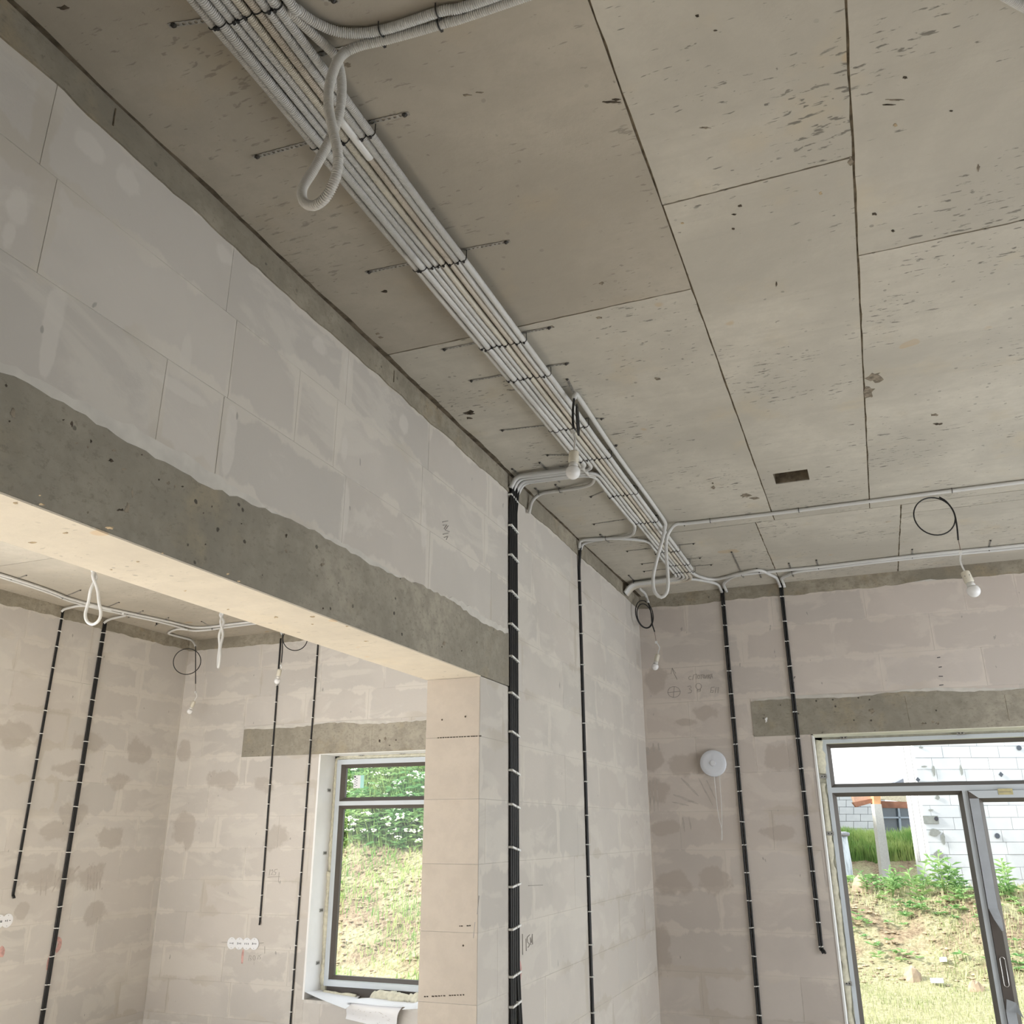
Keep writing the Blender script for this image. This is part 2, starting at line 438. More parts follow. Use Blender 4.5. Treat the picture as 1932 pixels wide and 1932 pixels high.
def ragged(axis, face, nrm, a0, a1, z_low, z_high, amp, seed, proud=.005, depth=.03, top_amp=0.0, step=.035):
    """strip with an uneven lower (and upper) edge"""
    rnd = random.Random(seed); n = max(2, int((a1 - a0) / step)); mb = MB()
    lo = []; hi = []
    w = 0
    for i in range(n + 1):
        w = w * .75 + rnd.uniform(-1, 1) * .6
        lo.append(z_low + amp * w); hi.append(z_high + top_amp * (rnd.uniform(-1, 1) * .5 + math.sin(i * .21 + seed) * .8 + math.sin(i * .063) * .9))
    def P(a, z, d): return (a, face + nrm * d, z) if axis == 'x' else (face + nrm * d, a, z)
    for i in range(n):
        b0 = a0 + (a1 - a0) * i / n; b1 = a0 + (a1 - a0) * (i + 1) / n
        p = [P(b0, lo[i], proud), P(b1, lo[i+1], proud), P(b1, hi[i+1], proud), P(b0, hi[i], proud)]
        q = [P(b0, lo[i], -depth), P(b1, lo[i+1], -depth), P(b1, hi[i+1], -depth), P(b0, hi[i], -depth)]
        mb.quad(*p); mb.quad(q[0], q[1], p[1], p[0]); mb.quad(p[3], p[2], q[2], q[3])
        if i == 0: mb.quad(p[0], p[3], q[3], q[0])
        if i == n - 1: mb.quad(p[2], p[1], q[1], q[2])
    return mb

# extents: main room x -1.498..3.3, y -2.6..6.305; next room x -5.70..-1.745, y -1.0..6.305
XR, YB, YB2 = 3.3, -2.6, -1.0
floor = MB(); floor.box((XS - .3, YB - .3, -.2), (XR + .3, YO, 0)); structure(floor.build('floor', M['floor']))

# window wall of the main room
LW = (-4.205, -2.93, K - 1.18, K + .598)        # window opening of the next room
RD = (-.369, 1.95, 0.0, K + .600)               # glazed door opening of the main room
wall_far = wall_slab('wall_far', M['mortar'], 'x', YF, YO, XL - .12, XR + .3, [RD])
lay_blocks(wall_far, M['block_far'], 'x', YF, -1, XL, 2.2, 0.35, RING + .01, [(RD[0], 9, 0, RD[3]), (-.745, 9, K + .600, K + .822)], 11)
wall_far_side = wall_slab('wall_far_side_room', M['mortar'], 'x', YF, YO, XS - .3, XL - .12, [LW])
lay_blocks(wall_far_side, M['block_side_far'], 'x', YF, -1, XS, -2.2, 0.15, RING + .01, [LW, (-4.99, -2.3, K + .598, K + .815)], 23)
wall_side = wall_slab('wall_side_room', M['mortar'], 'y', XS, XS - .3, YB2 - .3, YF + .06, [(-.4, 4.05, 0, 2.4)])  # side opening out of view, enlarged to let more sun in
lay_blocks(wall_side, M['block_side'], 'y', XS, 1, 1.8, YF, 0.15, RING + .01, [(-.4, 4.05, 0, 2.4)], 5)
# dividing wall with the wide opening
OY0 = -.55
wall_left = wall_slab('wall_left', M['mortar'], 'y', XL, XL2, YB - .3, YF + .06, [(OY0, JY, 0, BEAM0), (OY0 - .3, 3.715, BEAM0, BEAM1)])
lay_blocks(wall_left, M['block_left'], 'y', XL, 1, -.45, YF, 0.35, RING + .01, [(-2, JY, 0, BEAM0), (-2, 3.715, BEAM0, BEAM1)], 31)
lay_blocks(wall_left, M['jamb'], 'x', JY - .0016, -1, XL2, XL, 0.1, BEAM0, [], 4, 1.2)
# unseen walls, with openings added to bring daylight into both rooms
structure(wall_slab('wall_right', M['mortar'], 'y', XR, XR + .3, YB - .3, YO, [(2.3, 5.7, 0, 2.5)]))
structure(wall_slab('wall_rear', M['mortar'], 'x', YB, YB - .3, XL, XR + .3, []))
structure(wall_slab('wall_rear_side_room', M['mortar'], 'x', YB2, YB2 - .3, XS - .3, XL2, [(-5.3, -2.1, .1, 2.5)]))

# cast ring beam under the ceiling, lintels, beam over the opening
def strip(name, mb, mat, label): return structure(mb.build(name, mat), label)
strip('ring_beam_left', ragged('y', XL, 1, YB, YF, RING, CEIL, .007, 3, .006), M['conc_ring'], 'rough grey concrete ring beam above the block dividing wall')
strip('ring_beam_far', ragged('x', YF, -1, XL, XR, RING + .005, CEIL, .010, 8, .006), M['conc_ring'], 'rough concrete ring beam above the window wall of the main room')
strip('ring_beam_far_side_room', ragged('x', YF, -1, XS, XL2, RING - .002, CEIL, .008, 9, .006), M['conc_ring'], 'concrete ring beam above the window wall of the next room')
strip('ring_beam_side_room', ragged('y', XS, 1, YB2, YF, RING - .002, CEIL, .010, 12, .006), M['conc_ring'], 'concrete ring beam above the side wall of the next room')
beam = MB()
_rg = ragged('y', XL, 1, OY0 - .3, 3.713, BEAM0, BEAM1 + .009, .0, 44, .005, .24, .011, .03)
beam.v, beam.f = _rg.v, _rg.f
beam.v = [(x, y, z + (.003 if abs(z - BEAM0) < 1e-6 else 0)) for x, y, z in beam.v]
beam.box((XL2 - .003, OY0 - .3, BEAM0 + .002), (XL + .004, 3.713, BEAM0 + .2))
beam = structure(beam.build('beam', M['conc_beam']), 'long grey concrete beam over the wide opening')
sf = MB(); sf.box((XL2 - .003, OY0, BEAM0 - .002), (XL + .0035, JY - .002, BEAM0 + .003)); sf.build('soffit', M['conc_soffit'], beam)
lint = ragged('x', YF, -1, -.745, 2.2, K + .600, K + .828, .0, 51, .005, .34, .010, .03)
lt = structure(lint.build('lintel', M['conc_beam']), 'grey concrete lintel above the glazed door')
lint2 = ragged('x', YF, -1, -4.99, -2.4, K + .598, K + .820, .0, 52, .005, .34, .012, .03)
lt2 = structure(lint2.build('lintel_side_room', M['conc_beam']), 'grey concrete lintel above the window of the next room')
def seam(parent, p, q, nrm, w=.004):
    mb = MB(); mb.tube([Vector(p) + Vector(nrm) * .004, Vector(q) + Vector(nrm) * .004], w / 2, 5); return mb.build('shutter_seam', M['conc_joint'], parent)
for (u, v0, v1) in ((1707, 1308, 1372), (1895, 1306, 1360)): seam(lt, on_y(u, v0 + 6, YF - .0), on_y(u + (v1 - v0) * .17, v1, YF), (0, -1, 0))
for (u, v0, v1) in ((668, 1372, 1418), (703, 1370, 1418), (503, 1388, 1425)): seam(lt2, on_y(u, v0, YF), on_y(u - 2, v1, YF), (0, -1, 0), .003)

# ceiling: slab with the prints of the shuttering boards as separate fields
HOLE = (-.287, -.124, 4.19, 4.338)
def slab_cells(rect, holes, z0, z1):
    mb = MB()
    for (a0, a1, b0, b1) in sub_rect(rect, holes): mb.box((a0, b0, z0), (a1, b1, z1))
    return mb
cl = slab_cells((XS - .3, XR + .3, YB - .3, YO), [HOLE], CEIL + .0035, CEIL + .16)
cl.box((HOLE[0] - .05, HOLE[2] - .05, CEIL + .14), (HOLE[1] + .05, HOLE[3] + .05, CEIL + .3))
ceiling = structure(cl.build('ceiling', M['conc_joint']), 'bare concrete ceiling')
def field(rect, mat, holes=(), gap=.0031, drop=0.0):
    a0, a1, b0, b1 = rect
    rnd = random.Random(int((a0 * 31 + b0 * 17) * 100)); mb = MB()
    d = rnd.uniform(0, .0012)
    if holes:
        hs = []
        for h in holes: hs.append(h)
        mb = slab_cells((a0 + gap, a1 - gap, b0 + gap, b1 - gap), hs, CEIL - d, CEIL + .004)
    else:
        # edges wander a little, as the joints do
        n = 34; lo = []; loop = []
        w = lambda: rnd.uniform(-.0019, .0019)
        for i in range(n): loop.append((a0 + gap + (a1 - a0 - 2*gap) * i / n, b0 + gap + w(), CEIL - d))
        for i in range(n): loop.append((a1 - gap + w(), b0 + gap + (b1 - b0 - 2*gap) * i / n, CEIL - d))
        for i in range(n): loop.append((a1 - gap - (a1 - a0 - 2*gap) * i / n, b1 - gap + w(), CEIL - d))
        for i in range(n): loop.append((a0 + gap + w(), b1 - gap - (b1 - b0 - 2*gap) * i / n, CEIL - d))
        mb.prism(loop[::-1], (0, 0, .004 + d))
    o = mb.build('shutter_panel', mat, ceiling); return o
JA, JB = -.354, .150
cs, cg = M['conc_ceiling_smooth'], M['conc_ceiling']
for r, m, h in (((XL, JA, -2.6, 2.468), cs, ()), ((XL, JA, 2.468, 4.90), cg, ()), ((XL, -.460, 4.90, YF), cg, ()),
             ((JA, JB, -.4, 2.034), cg, ()), ((JA, JB, -2.6, -.4), cg, ()), ((JA, JB, 2.034, 4.90), cg, [HOLE]), ((-.460, .308, 4.90, YF), cg, ()),
             ((JB, 1.40, -.1, 2.487), cg, ()), ((JB, 1.40, -2.6, -.1), cg, ()), ((JB, 1.40, 2.487, 4.90), cg, ()), ((.308, 1.60, 4.90, 5.06), cg, ()), ((.308, 1.60, 5.06, YF), cg, ()),
             ((1.40, XR, -2.6, 4.90), cg, ()), ((1.60, XR, 4.90, YF), cg, ())):
    field(r, m, h)
for i, (x0_, x1_) in enumerate(((XS, -4.4), (-4.4, -3.1), (-3.1, XL2))):
    for (y0_, y1_) in ((-1.0, 1.4), (1.4, 3.9), (3.9, YF)): field((x0_, x1_, y0_, y1_), cg if i else cs)
# pale skim of plaster along the ragged tops of beam and lintels
SK = plain('pale plaster skim', (.63, .605, .56), .95, var=.08, scale=12, spec=.1)
ragged('y', XL, 1, .2, 3.72, BEAM1 - .014, BEAM1 + .030, .002, 61, .0030, .02, .012, .028).build('plaster_skim', SK, beam)
ragged('x', YF, -1, -.74, 1.4, K + .806, K + .846, .002, 62, .0030, .02, .010, .028).build('plaster_skim', SK, lt)
ragged('x', YF, -1, -4.97, -2.4, K + .798, K + .838, .002, 63, .0030, .02, .010, .028).build('plaster_skim', SK, lt2)
# pits, knots and stains with a shape of their own
PIT = plain('dark pit', (.085, .070, .055), .95, var=.5, scale=60, spec=.05)
RUST = plain('old brown stain', (.25, .215, .17), .95, var=.35, scale=45, spec=.05)
SOFT = plain('knot print', (.52, .41, .27), .95, var=.25, scale=45, spec=.05)
def pit(parent, kind, u, v, ru, rv, mat, seed, n=13):
    k_ = {'C': .8, 'F': .8, 'L': 1.0, 'W': 1.0}.get(kind, .62); ru *= k_; rv *= k_
    if mat.name.startswith('pale') or mat.name.startswith('scraped'): n = 22
    """irregular flat mark at an image point, lying on the surface"""
    rnd = random.Random(seed)
    f = {'C': lambda a, b: on_z(a, b, CEIL - .0016), 'B': lambda a, b: on_x(a, b, XL + .0055), 'S': lambda a, b: on_z(a, b, BEAM0 - .0026), 'F': lambda a, b: on_y(a, b, YF - .0062 if parent in (lt, lt2) else YF - .0012), 'L': lambda a, b: on_x(a, b, XL + .0012), 'W': lambda a, b: on_x(a, b, XS + .0012)}[kind]
    loop = [f(u + ru * math.cos(2 * math.pi * k / n) * rnd.uniform(.35 if n < 20 else .82, 1.15), v + rv * math.sin(2 * math.pi * k / n) * rnd.uniform(.35 if n < 20 else .82, 1.15)) for k in range(n)]
    nv = {'C': (0, 0, .0012), 'B': (-.001, 0, 0), 'S': (0, 0, .001), 'F': (0, .0008, 0), 'L': (-.0008, 0, 0), 'W': (-.0008, 0, 0)}[kind]
    mb = MB(); mb.prism(loop, nv); mb.build('pit', mat, parent)
for k, (u, v, a, b, m) in enumerate(((886, 779, 15, 6, PIT), (884, 789, 10, 3, PIT), (727, 550, 10, 4, PIT), (712, 630, 5, 3, RUST), (718, 637, 6, 3, RUST), (1150, 193, 26, 3, PIT), (1163, 188, 12, 3, PIT), (1331, 241, 14, 3, RUST), (1708, 147, 6, 4, PIT), (1385, 405, 6, 2, PIT), (1396, 389, 5, 4, PIT), (1383, 432, 4, 4, PIT), (1650, 404, 7, 4, PIT), (1685, 436, 6, 3, PIT),
        (1795, 210, 4, 2, PIT), (1688, 189, 22, 2, RUST), (1676, 198, 18, 2, PIT), (1846, 318, 4, 9, RUST), (1605, 305, 8, 12, RUST), (1465, 536, 2, 7, PIT), (1650, 712, 22, 14, RUST), (1640, 740, 14, 20, RUST), (1346, 920, 6, 4, RUST), (1345, 912, 4, 3, RUST), (1405, 935, 16, 6, RUST), (1423, 940, 12, 4, RUST), (1763, 783, 12, 5, RUST), (1770, 800, 14, 3, PIT),
        (880, 180, 12, 3, RUST), (905, 175, 10, 2, RUST), (1130, 600, 9, 3, RUST), (1135, 535, 7, 4, RUST), (1240, 715, 9, 3, RUST), (1038, 617, 12, 3, RUST), (655, 123, 9, 6, RUST), (120, 15, 16, 6, PIT), (1690, 237, 5, 5, SOFT), (1548, 365, 5, 4, SOFT), (1288, 421, 5, 3, SOFT), (1316, 30, 5, 4, PIT), (1350, 58, 5, 2, PIT))):
    pit(ceiling, 'C', u, v, a, b, m, 100 + k)
for k, (u, v, a, b) in enumerate(((78, 952, 14, 4), (30, 949, 12, 4), (75, 935, 4, 2), (210, 1075, 5, 2), (124, 1006, 9, 4), (62, 1024, 14, 3), (206, 996, 15, 5), (306, 1044, 5, 2), (430, 1083, 7, 3), (450, 1097, 6, 2), (520, 1165, 9, 3), (590, 1164, 9, 3), (430, 1150, 6, 2), (590, 1178, 5, 2), (655, 1182, 5, 2), (350, 1115, 6, 2), (260, 1060, 6, 2), (690, 1210, 8, 2), (880, 1282, 5, 3))):
    pit(beam, 'S', u, v, a, b, SOFT, 200 + k)
for k, (u, v, a, b, m) in enumerate(((12, 728, 5, 6, PIT), (136, 800, 5, 9, PIT), (172, 833, 3, 7, PIT), (216, 850, 10, 4, RUST), (210, 869, 10, 6, PIT), (235, 885, 9, 5, RUST), (268, 858, 3, 3, PIT), (145, 836, 6, 4, RUST), (166, 843, 5, 5, RUST), (120, 792, 4, 3, PIT), (300, 905, 4, 3, PIT), (318, 912, 6, 6, RUST), (345, 918, 5, 3, PIT), (330, 918, 3, 8, RUST), (400, 956, 3, 4, PIT), (384, 968, 3, 3, PIT), (456, 988, 3, 2, PIT), (240, 960, 9, 18, RUST), (250, 930, 4, 16, RUST), (228, 962, 12, 5, PIT), (166, 967, 4, 4, RUST),
        (25, 780, 9, 16, RUST), (18, 795, 4, 3, PIT), (540, 1010, 4, 7, PIT), (540, 1040, 4, 8, RUST), (608, 1065, 8, 7, RUST), (388, 1027, 3, 3, PIT), (495, 1085, 2, 2, PIT), (838, 1213, 5, 8, RUST), (834, 1220, 2, 3, PIT), (871, 1228, 2, 2, PIT), (900, 1212, 2, 4, RUST), (610, 1148, 3, 4, PIT), (205, 995, 4, 3, PIT))):
    pit(beam, 'B', u, v, a, b, m, 300 + k)
for k, (p, u, v, a, b, m) in enumerate(((lt, 1645, 1340, 8, 9, RUST), (lt, 1742, 1365, 6, 3, RUST), (lt, 1760, 1362, 4, 4, RUST), (lt, 1770, 1364, 3, 4, RUST), (lt, 1446, 1358, 4, 9, M['plaster_white']), (lt2, 716, 1398, 3, 5, PIT), (lt2, 727, 1394, 4, 5, RUST), (lt2, 747, 1396, 2, 2, PIT), (lt2, 735, 1406, 2, 2, PIT), (lt2, 623, 1418, 5, 2, RUST))):
    pit(p, 'F', u, v, a, b, m, 400 + k)
for u, v, du in ((216, 206, -5), (742, 700, -1)): seam(wall_left, on_x(u, v, XL + .003), on_x(u + du, v + 36 - u * .020, XL + .003), (1, 0, 0), .004)
# saw cuts across the jamb: dashed seams and screw holes
for v, xs in ((1391, (821, 905)), (1748, (860, 903)), (1878, (800, 880))):
    u = xs[0]; rnd = random.Random(v)
    while u < xs[1]:
        w = rnd.uniform(1.5, 4.5); 
        if rnd.random() < .75:
            a_, b_ = on_y(u, v - (u - 850) * .045, JY - .003), on_y(u + w, v - (u - 850) * .045, JY - .003); mb = MB(); mb.box((a_.x, JY - .0032, a_.z - .002), (b_.x, JY, a_.z + .002)); mb.build('saw_cut', PIT, wall_left)
        u += w + rnd.uniform(1, 3)
for u, v in ((834, 1358), (878, 1352), (874, 1784)):
    c = on_y(u, v, JY - .0026); mb = MB(); mb.prism([c + Vector((.004 * math.cos(k), 0, .004 * math.sin(k))) for k in range(6)], (0, -.0006, 0)); mb.build('screw_hole', PIT, wall_left)

# painted shadow line with brown grime where the ceiling meets the dividing wall
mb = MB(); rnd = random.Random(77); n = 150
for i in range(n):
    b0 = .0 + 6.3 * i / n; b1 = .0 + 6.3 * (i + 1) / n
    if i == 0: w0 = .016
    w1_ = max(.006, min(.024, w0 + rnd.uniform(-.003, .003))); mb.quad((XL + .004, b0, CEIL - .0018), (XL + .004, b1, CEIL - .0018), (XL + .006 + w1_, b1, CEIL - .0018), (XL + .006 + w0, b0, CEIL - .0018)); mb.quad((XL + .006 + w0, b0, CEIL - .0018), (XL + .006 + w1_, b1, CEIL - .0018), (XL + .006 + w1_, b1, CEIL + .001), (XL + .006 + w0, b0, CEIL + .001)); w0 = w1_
mb.build('edge_shadow_strip', plain('shadow line and grime', (.15, .125, .095), .95, var=.4, scale=20, spec=.05), ceiling)

# scraped streaks on the block faces
SCR = plain('scraped block', (.515, .47, .43), .95, var=.1, scale=25, spec=.1)
def scrape(parent, wall, p, q, w):
    f = {'F': lambda a: on_y(a[0], a[1], YF - .0009), 'W': lambda a: on_x(a[0], a[1], XS + .0009)}[wall]
    P, Q = f(p), f(q); d = (Q - P); nv = Vector((0, -1, 0)) if wall == 'F' else Vector((1, 0, 0)); s_ = d.cross(nv).normalized() * w; rnd = random.Random(int(p[0] * 7 + p[1])); L = []; R = []
    for k in range(9):
        t = k / 8; e = math.sin(math.pi * min(1, t * .9 + .08)) ** .5; L.append(P + d * t + s_ * e * rnd.uniform(.5, 1.1)); R.append(P + d * t - s_ * e * rnd.uniform(.5, 1.1))
    mb = MB(); mb.prism(L + R[::-1], nv * .0006); mb.build('scrape', SCR, parent)
for p, q, w in (((1285, 1468), (1318, 1502), .010), ((1270, 1499), (1318, 1517), .011), ((1268, 1513), (1300, 1520), .006), ((1318, 1468), (1345, 1520), .006), ((1333, 1472), (1352, 1512), .005), ((1226, 1472), (1228, 1530), .007), ((1232, 1472), (1235, 1532), .006), ((1239, 1470), (1242, 1530), .006), ((1220, 1410), (1224, 1425), .022), ((1232, 1402), (1234, 1422), .008), ((1242, 1402), (1244, 1420), .007), ((1288, 1542), (1292, 1570), .007), ((1300, 1542), (1304, 1566), .006)):
    scrape(wall_far, 'F', p, q, w)
for p, q, w in (((168, 1636), (165, 1680), .010), ((173, 1634), (170, 1680), .010), ((179, 1633), (176, 1680), .010), ((185, 1632), (182, 1678), .010), ((191, 1632), (188, 1678), .010), ((80, 1650), (76, 1690), .008), ((90, 1650), (86, 1690), .008), ((115, 1650), (98, 1684), .008), ((150, 1634), (128, 1655), .014)):
    scrape(wall_side, 'W', p, q, w)
# ---------------------------------------------------------------- windows
FY = 6.50                                  # room-side plane of the frames
def rail(parent, name, x0, x1, z0, z1, y0=FY, y1=FY + .075, mat='frame'):
    mb = MB(); mb.box((x0, y0, z0), (x1, y1, z1)); return mb.build(name, M[mat], parent)
def mitred(parent, x0, x1, z0, z1, w, y0, y1, name, mat, sides='ltrb'):
    """frame of mitred members"""
    O = [(x0, z0), (x1, z0), (x1, z1), (x0, z1)]; I = [(x0+w, z0+w), (x1-w, z0+w), (x1-w, z1-w), (x0+w, z1-w)]
    for k, c in enumerate('brtl'):
        if c not in sides: continue
        j = (k + 1) % 4; e = .0006
        mb = MB(); mb.prism([(O[k][0], y0, O[k][1]), (O[j][0], y0, O[j][1]), (I[j][0], y0, I[j][1]), (I[k][0], y0, I[k][1])], (0, y1 - y0, 0))
        mb.build(name, M[mat], parent)
def bevel_edge(parent, x0, x1, z0, z1, w, name='glazing_edge', mat='gasket'):
    """dark sloped inner edge between profile and pane"""
    O = [(x0, z0), (x1, z0), (x1, z1), (x0, z1)]; I = [(x0+w, z0+w), (x1-w, z0+w), (x1-w, z1-w), (x0+w, z1-w)]
    for k in range(4):
        j = (k + 1) % 4; mb = MB()
        mb.quad((O[k][0], FY + .004, O[k][1]), (O[j][0], FY + .004, O[j][1]), (I[j][0], FY + .035, I[j][1]), (I[k][0], FY + .035, I[k][1]))
        mb.quad((I[k][0], FY + .035, I[k][1]), (I[j][0], FY + .035, I[j][1]), (I[j][0], FY + .06, I[j][1]), (I[k][0], FY + .06, I[k][1]))
        mb.build(name, M[mat], parent)
def pane(parent, x0, x1, z0, z1, y=FY + .045):
    mb = MB(); mb.quad((x0, y, z0), (x1, y, z0), (x1, y, z1), (x0, y, z1)); return mb.build('pane', M['glass'], parent)
def foam_run(parent, p0, p1, r0, seed, step=.03, sq=1.0, name='foam_bead'):
    rnd = random.Random(seed); p0, p1 = Vector(p0), Vector(p1); n = max(4, int((p1 - p0).length / step)); pts = []; rad = []
    for i in range(n + 1):
        pts.append(p0.lerp(p1, i / n) + Vector((rnd.uniform(-1, 1), rnd.uniform(-.6, .6), rnd.uniform(-1, 1))) * r0 * .22)
        rad.append(r0 * (1 + .45 * math.sin(i * .45 + seed) * rnd.random() + rnd.uniform(-.18, .25)))
    mb = MB(); mb.tube(pts, r0, 9, rad, sq); return mb.build(name, M['foam'], parent, True)
def clip_plate(parent, c, d, n, up):
    mb = MB(); c, d, n, up = map(Vector, (c, d, n, up))
    mb.prism([c - d*.022 - up*.012, c + d*.022 - up*.012, c + d*.022 + up*.012, c - d*.022 + up*.012], n * .003)
    o = mb.build('anchor_plate', M['steel'], parent)
    for s in (-.009, .009):
        h = MB(); q = c + d * s + n * .003
        h.prism([q + (d * math.cos(a) + up * math.sin(a)) * .0045 for a in [i * math.pi / 4 for i in range(8)]], n * .002); h.build('screw_head', M['screw'], o)

# window of the next room
w1 = bpy.data.objects.new('window_1', None); COL.objects.link(w1); structure(w1, 'grey framed window with a narrow top light in the next room')
X0, X1, Z0, Z1 = -4.165, -2.97, K - 1.112, K + .563
mitred(w1, X0, X1, Z0, Z1, .039, FY, FY + .075, 'frame_member', 'frame')
TZ0, TZ1 = K + .201, K + .234
rail(w1, 'transom', X0 + .039, X1 - .039, TZ0, TZ1)
bevel_edge(w1, X0 + .039, X1 - .039, TZ1, Z1 - .036, .030)
bevel_edge(w1, X0 + .039, X1 - .039, Z0 + .045, TZ0, .026)
pane(w1, X0 + .05, X1 - .05, TZ1 + .01, Z1 - .045); pane(w1, X0 + .05, X1 - .05, Z0 + .05, TZ0 - .01)
rail(w1, 'support_profile', X0 + .01, X1 - .01, LW[2], Z0, FY + .03, FY + .07, 'gasket')
rv = MB()      # white-painted reveal
rv.box((LW[0] - .012, YF - .002, LW[2]), (LW[0] + .004, FY + .06, LW[3])); rv.build('reveal_lining', M['plaster_white'], w1)
rv = MB(); rv.box((LW[0], YF - .002, LW[3] - .005), (LW[1], FY + .06, LW[3] + .01)); rv.build('reveal_lining', M['plaster_white'], w1)
rv = MB(); rv.box((LW[0], YF - .001, LW[2] - .02), (LW[1], FY + .06, LW[2] + .002)); rv.build('window_sill', M['mortar'], w1)
foam_run(w1, (LW[0] + .02, FY + .02, K - 1.10), (LW[0] + .018, FY + .02, K - .3), .022, 2); foam_run(w1, (LW[0] + .018, FY + .02, K - .3), (LW[0] + .02, FY + .022, K + .57), .015, 5)
foam_run(w1, (LW[0] + .02, FY + .025, K + .578), (LW[1], FY + .025, K + .578), .012, 9)
foam_run(w1, (-4.14, FY - .02, LW[2] + .018), (-3.86, FY - .02, LW[2] + .022), .018, 14); foam_run(w1, (-3.70, FY - .05, LW[2] + .030), (-3.30, FY - .05, LW[2] + .034), .034, 17, .02)
ff = MB(); ff.box((LW[0] - .002, FY + .02, LW[2] - .01), (X0 + .004, FY + .06, LW[3] + .005)); ff.box((LW[0], FY + .02, Z1 - .004), (LW[1], FY + .06, LW[3] + .005)); ff.box((LW[0], FY + .035, LW[2] - .01), (LW[1], FY + .06, Z0 + .004)); ff.build('foam_fill', M['foam'], w1)
for zz in (K + .32, K - .16, K - .58, K - .95): clip_plate(w1, (LW[0] + .005, FY - .045, zz), (0, 1, 0), (1, 0, 0), (0, 0, 1))
for xx in (-3.93, -3.55): clip_plate(w1, (xx, FY - .012, LW[3] - .006), (1, 0, 0), (0, 0, -1), (0, 1, 0))
# paper label stuck to the top light
lb = MB(); a, b = on_y(668, 1463, FY + .043), on_y(677, 1487, FY + .043); lb.box((a.x, FY + .0425, b.z), (b.x + .012, FY + .0445, a.z)); lab = lb.build('sticker', M['paper'], w1)
cy = MB(); cy.box((b.x + .012, FY + .0425, b.z), (b.x + .045, FY + .0445, a.z)); cy.build('sticker_edge', plain('cyan print', (.45, .80, .76), .6), lab)
tx = MB()
for k in range(9): tx.box((a.x + .008 + (k % 2) * .016, FY + .0415, b.z + .012 + k * .009), (a.x + .020 + (k % 2) * .016, FY + .0424, b.z + .016 + k * .009))
tx.box((a.x + .004, FY + .0415, a.z - .016), (a.x + .016, FY + .0424, a.z - .004)); tx.build('print', M['ink'], lab)

# glazed door unit of the main room
d1 = bpy.data.objects.new('door_1', None); COL.objects.link(d1); structure(d1, 'tall grey framed glazed terrace door with top light and side light')
X0, X1, Z0, Z1 = -.323, 1.92, .03, K + .580
mitred(d1, X0, X1, Z0, Z1, .026, FY, FY + .085, 'frame_member', 'frame')
TZ0, TZ1 = K + .234, K + .268
rail(d1, 'transom', X0 + .026, X1 - .026, TZ0, TZ1)
PX0, PX1 = .486, .517
rail(d1, 'mullion', PX0, PX1, Z0 + .03, TZ0)
bevel_edge(d1, X0 + .026, X1 - .026, TZ1, Z1 - .030, .024); bevel_edge(d1, X0 + .026, PX0, Z0 + .03, TZ0, .024)
pane(d1, X0 + .03, X1 - .03, TZ1 + .01, Z1 - .04); pane(d1, X0 + .03, PX0 - .005, Z0 + .04, TZ0 - .01)
sash = bpy.data.objects.new('sash', None); COL.objects.link(sash); sash.parent = d1
SX0, SX1, SZ1 = PX1 + .002, 1.90, TZ0 - .002
def sash_member(name, loop, mat, y0=FY - .016, d=.09):
    mb = MB(); mb.prism([(x, y0, z) for x, z in loop], (0, d, 0)); return mb.build(name, M[mat], sash)
sash_member('sash_rail', [(SX0, SZ1), (SX0 + .055, SZ1 - .045), (SX1 - .055, SZ1 - .045), (SX1, SZ1)], 'frame')
sash_member('sash_stile', [(SX0, .07), (SX0 + .055, .115), (SX0 + .055, SZ1 - .045), (SX0, SZ1)], 'gasket')
sash_member('sash_stile', [(SX1, .07), (SX1, SZ1), (SX1 - .055, SZ1 - .045), (SX1 - .055, .115)], 'frame')
sash_member('sash_rail', [(SX0, .07), (SX1, .07), (SX1 - .055, .115), (SX0 + .055, .115)], 'frame')
def sash_edge(loop): 
    mb = MB(); mb.quad(*[(x, y, z) for x, y, z in loop]); mb.build('glazing_edge', M['gasket'], sash)
gx0, gx1, gz0, gz1 = SX0 + .055, SX1 - .055, .115, SZ1 - .045; e = .024; ya, yb = FY - .012, FY + .03
sash_edge([(gx0, ya, gz0), (gx0, ya, gz1), (gx0 + e, yb, gz1 - e), (gx0 + e, yb, gz0 + e)])
sash_edge([(gx0, ya, gz1), (gx1, ya, gz1), (gx1 - e, yb, gz1 - e), (gx0 + e, yb, gz1 - e)])
sash_edge([(gx1, ya, gz1), (gx1, ya, gz0), (gx1 - e, yb, gz0 + e), (gx1 - e, yb, gz1 - e)])
sash_edge([(gx1, ya, gz0), (gx0, ya, gz0), (gx0 + e, yb, gz0 + e), (gx1 - e, yb, gz0 + e)])
pg = MB(); pg.quad((gx0, yb, gz0), (gx1, yb, gz0), (gx1, yb, gz1), (gx0, yb, gz1)); pg.build('pane', M['glass'], sash)
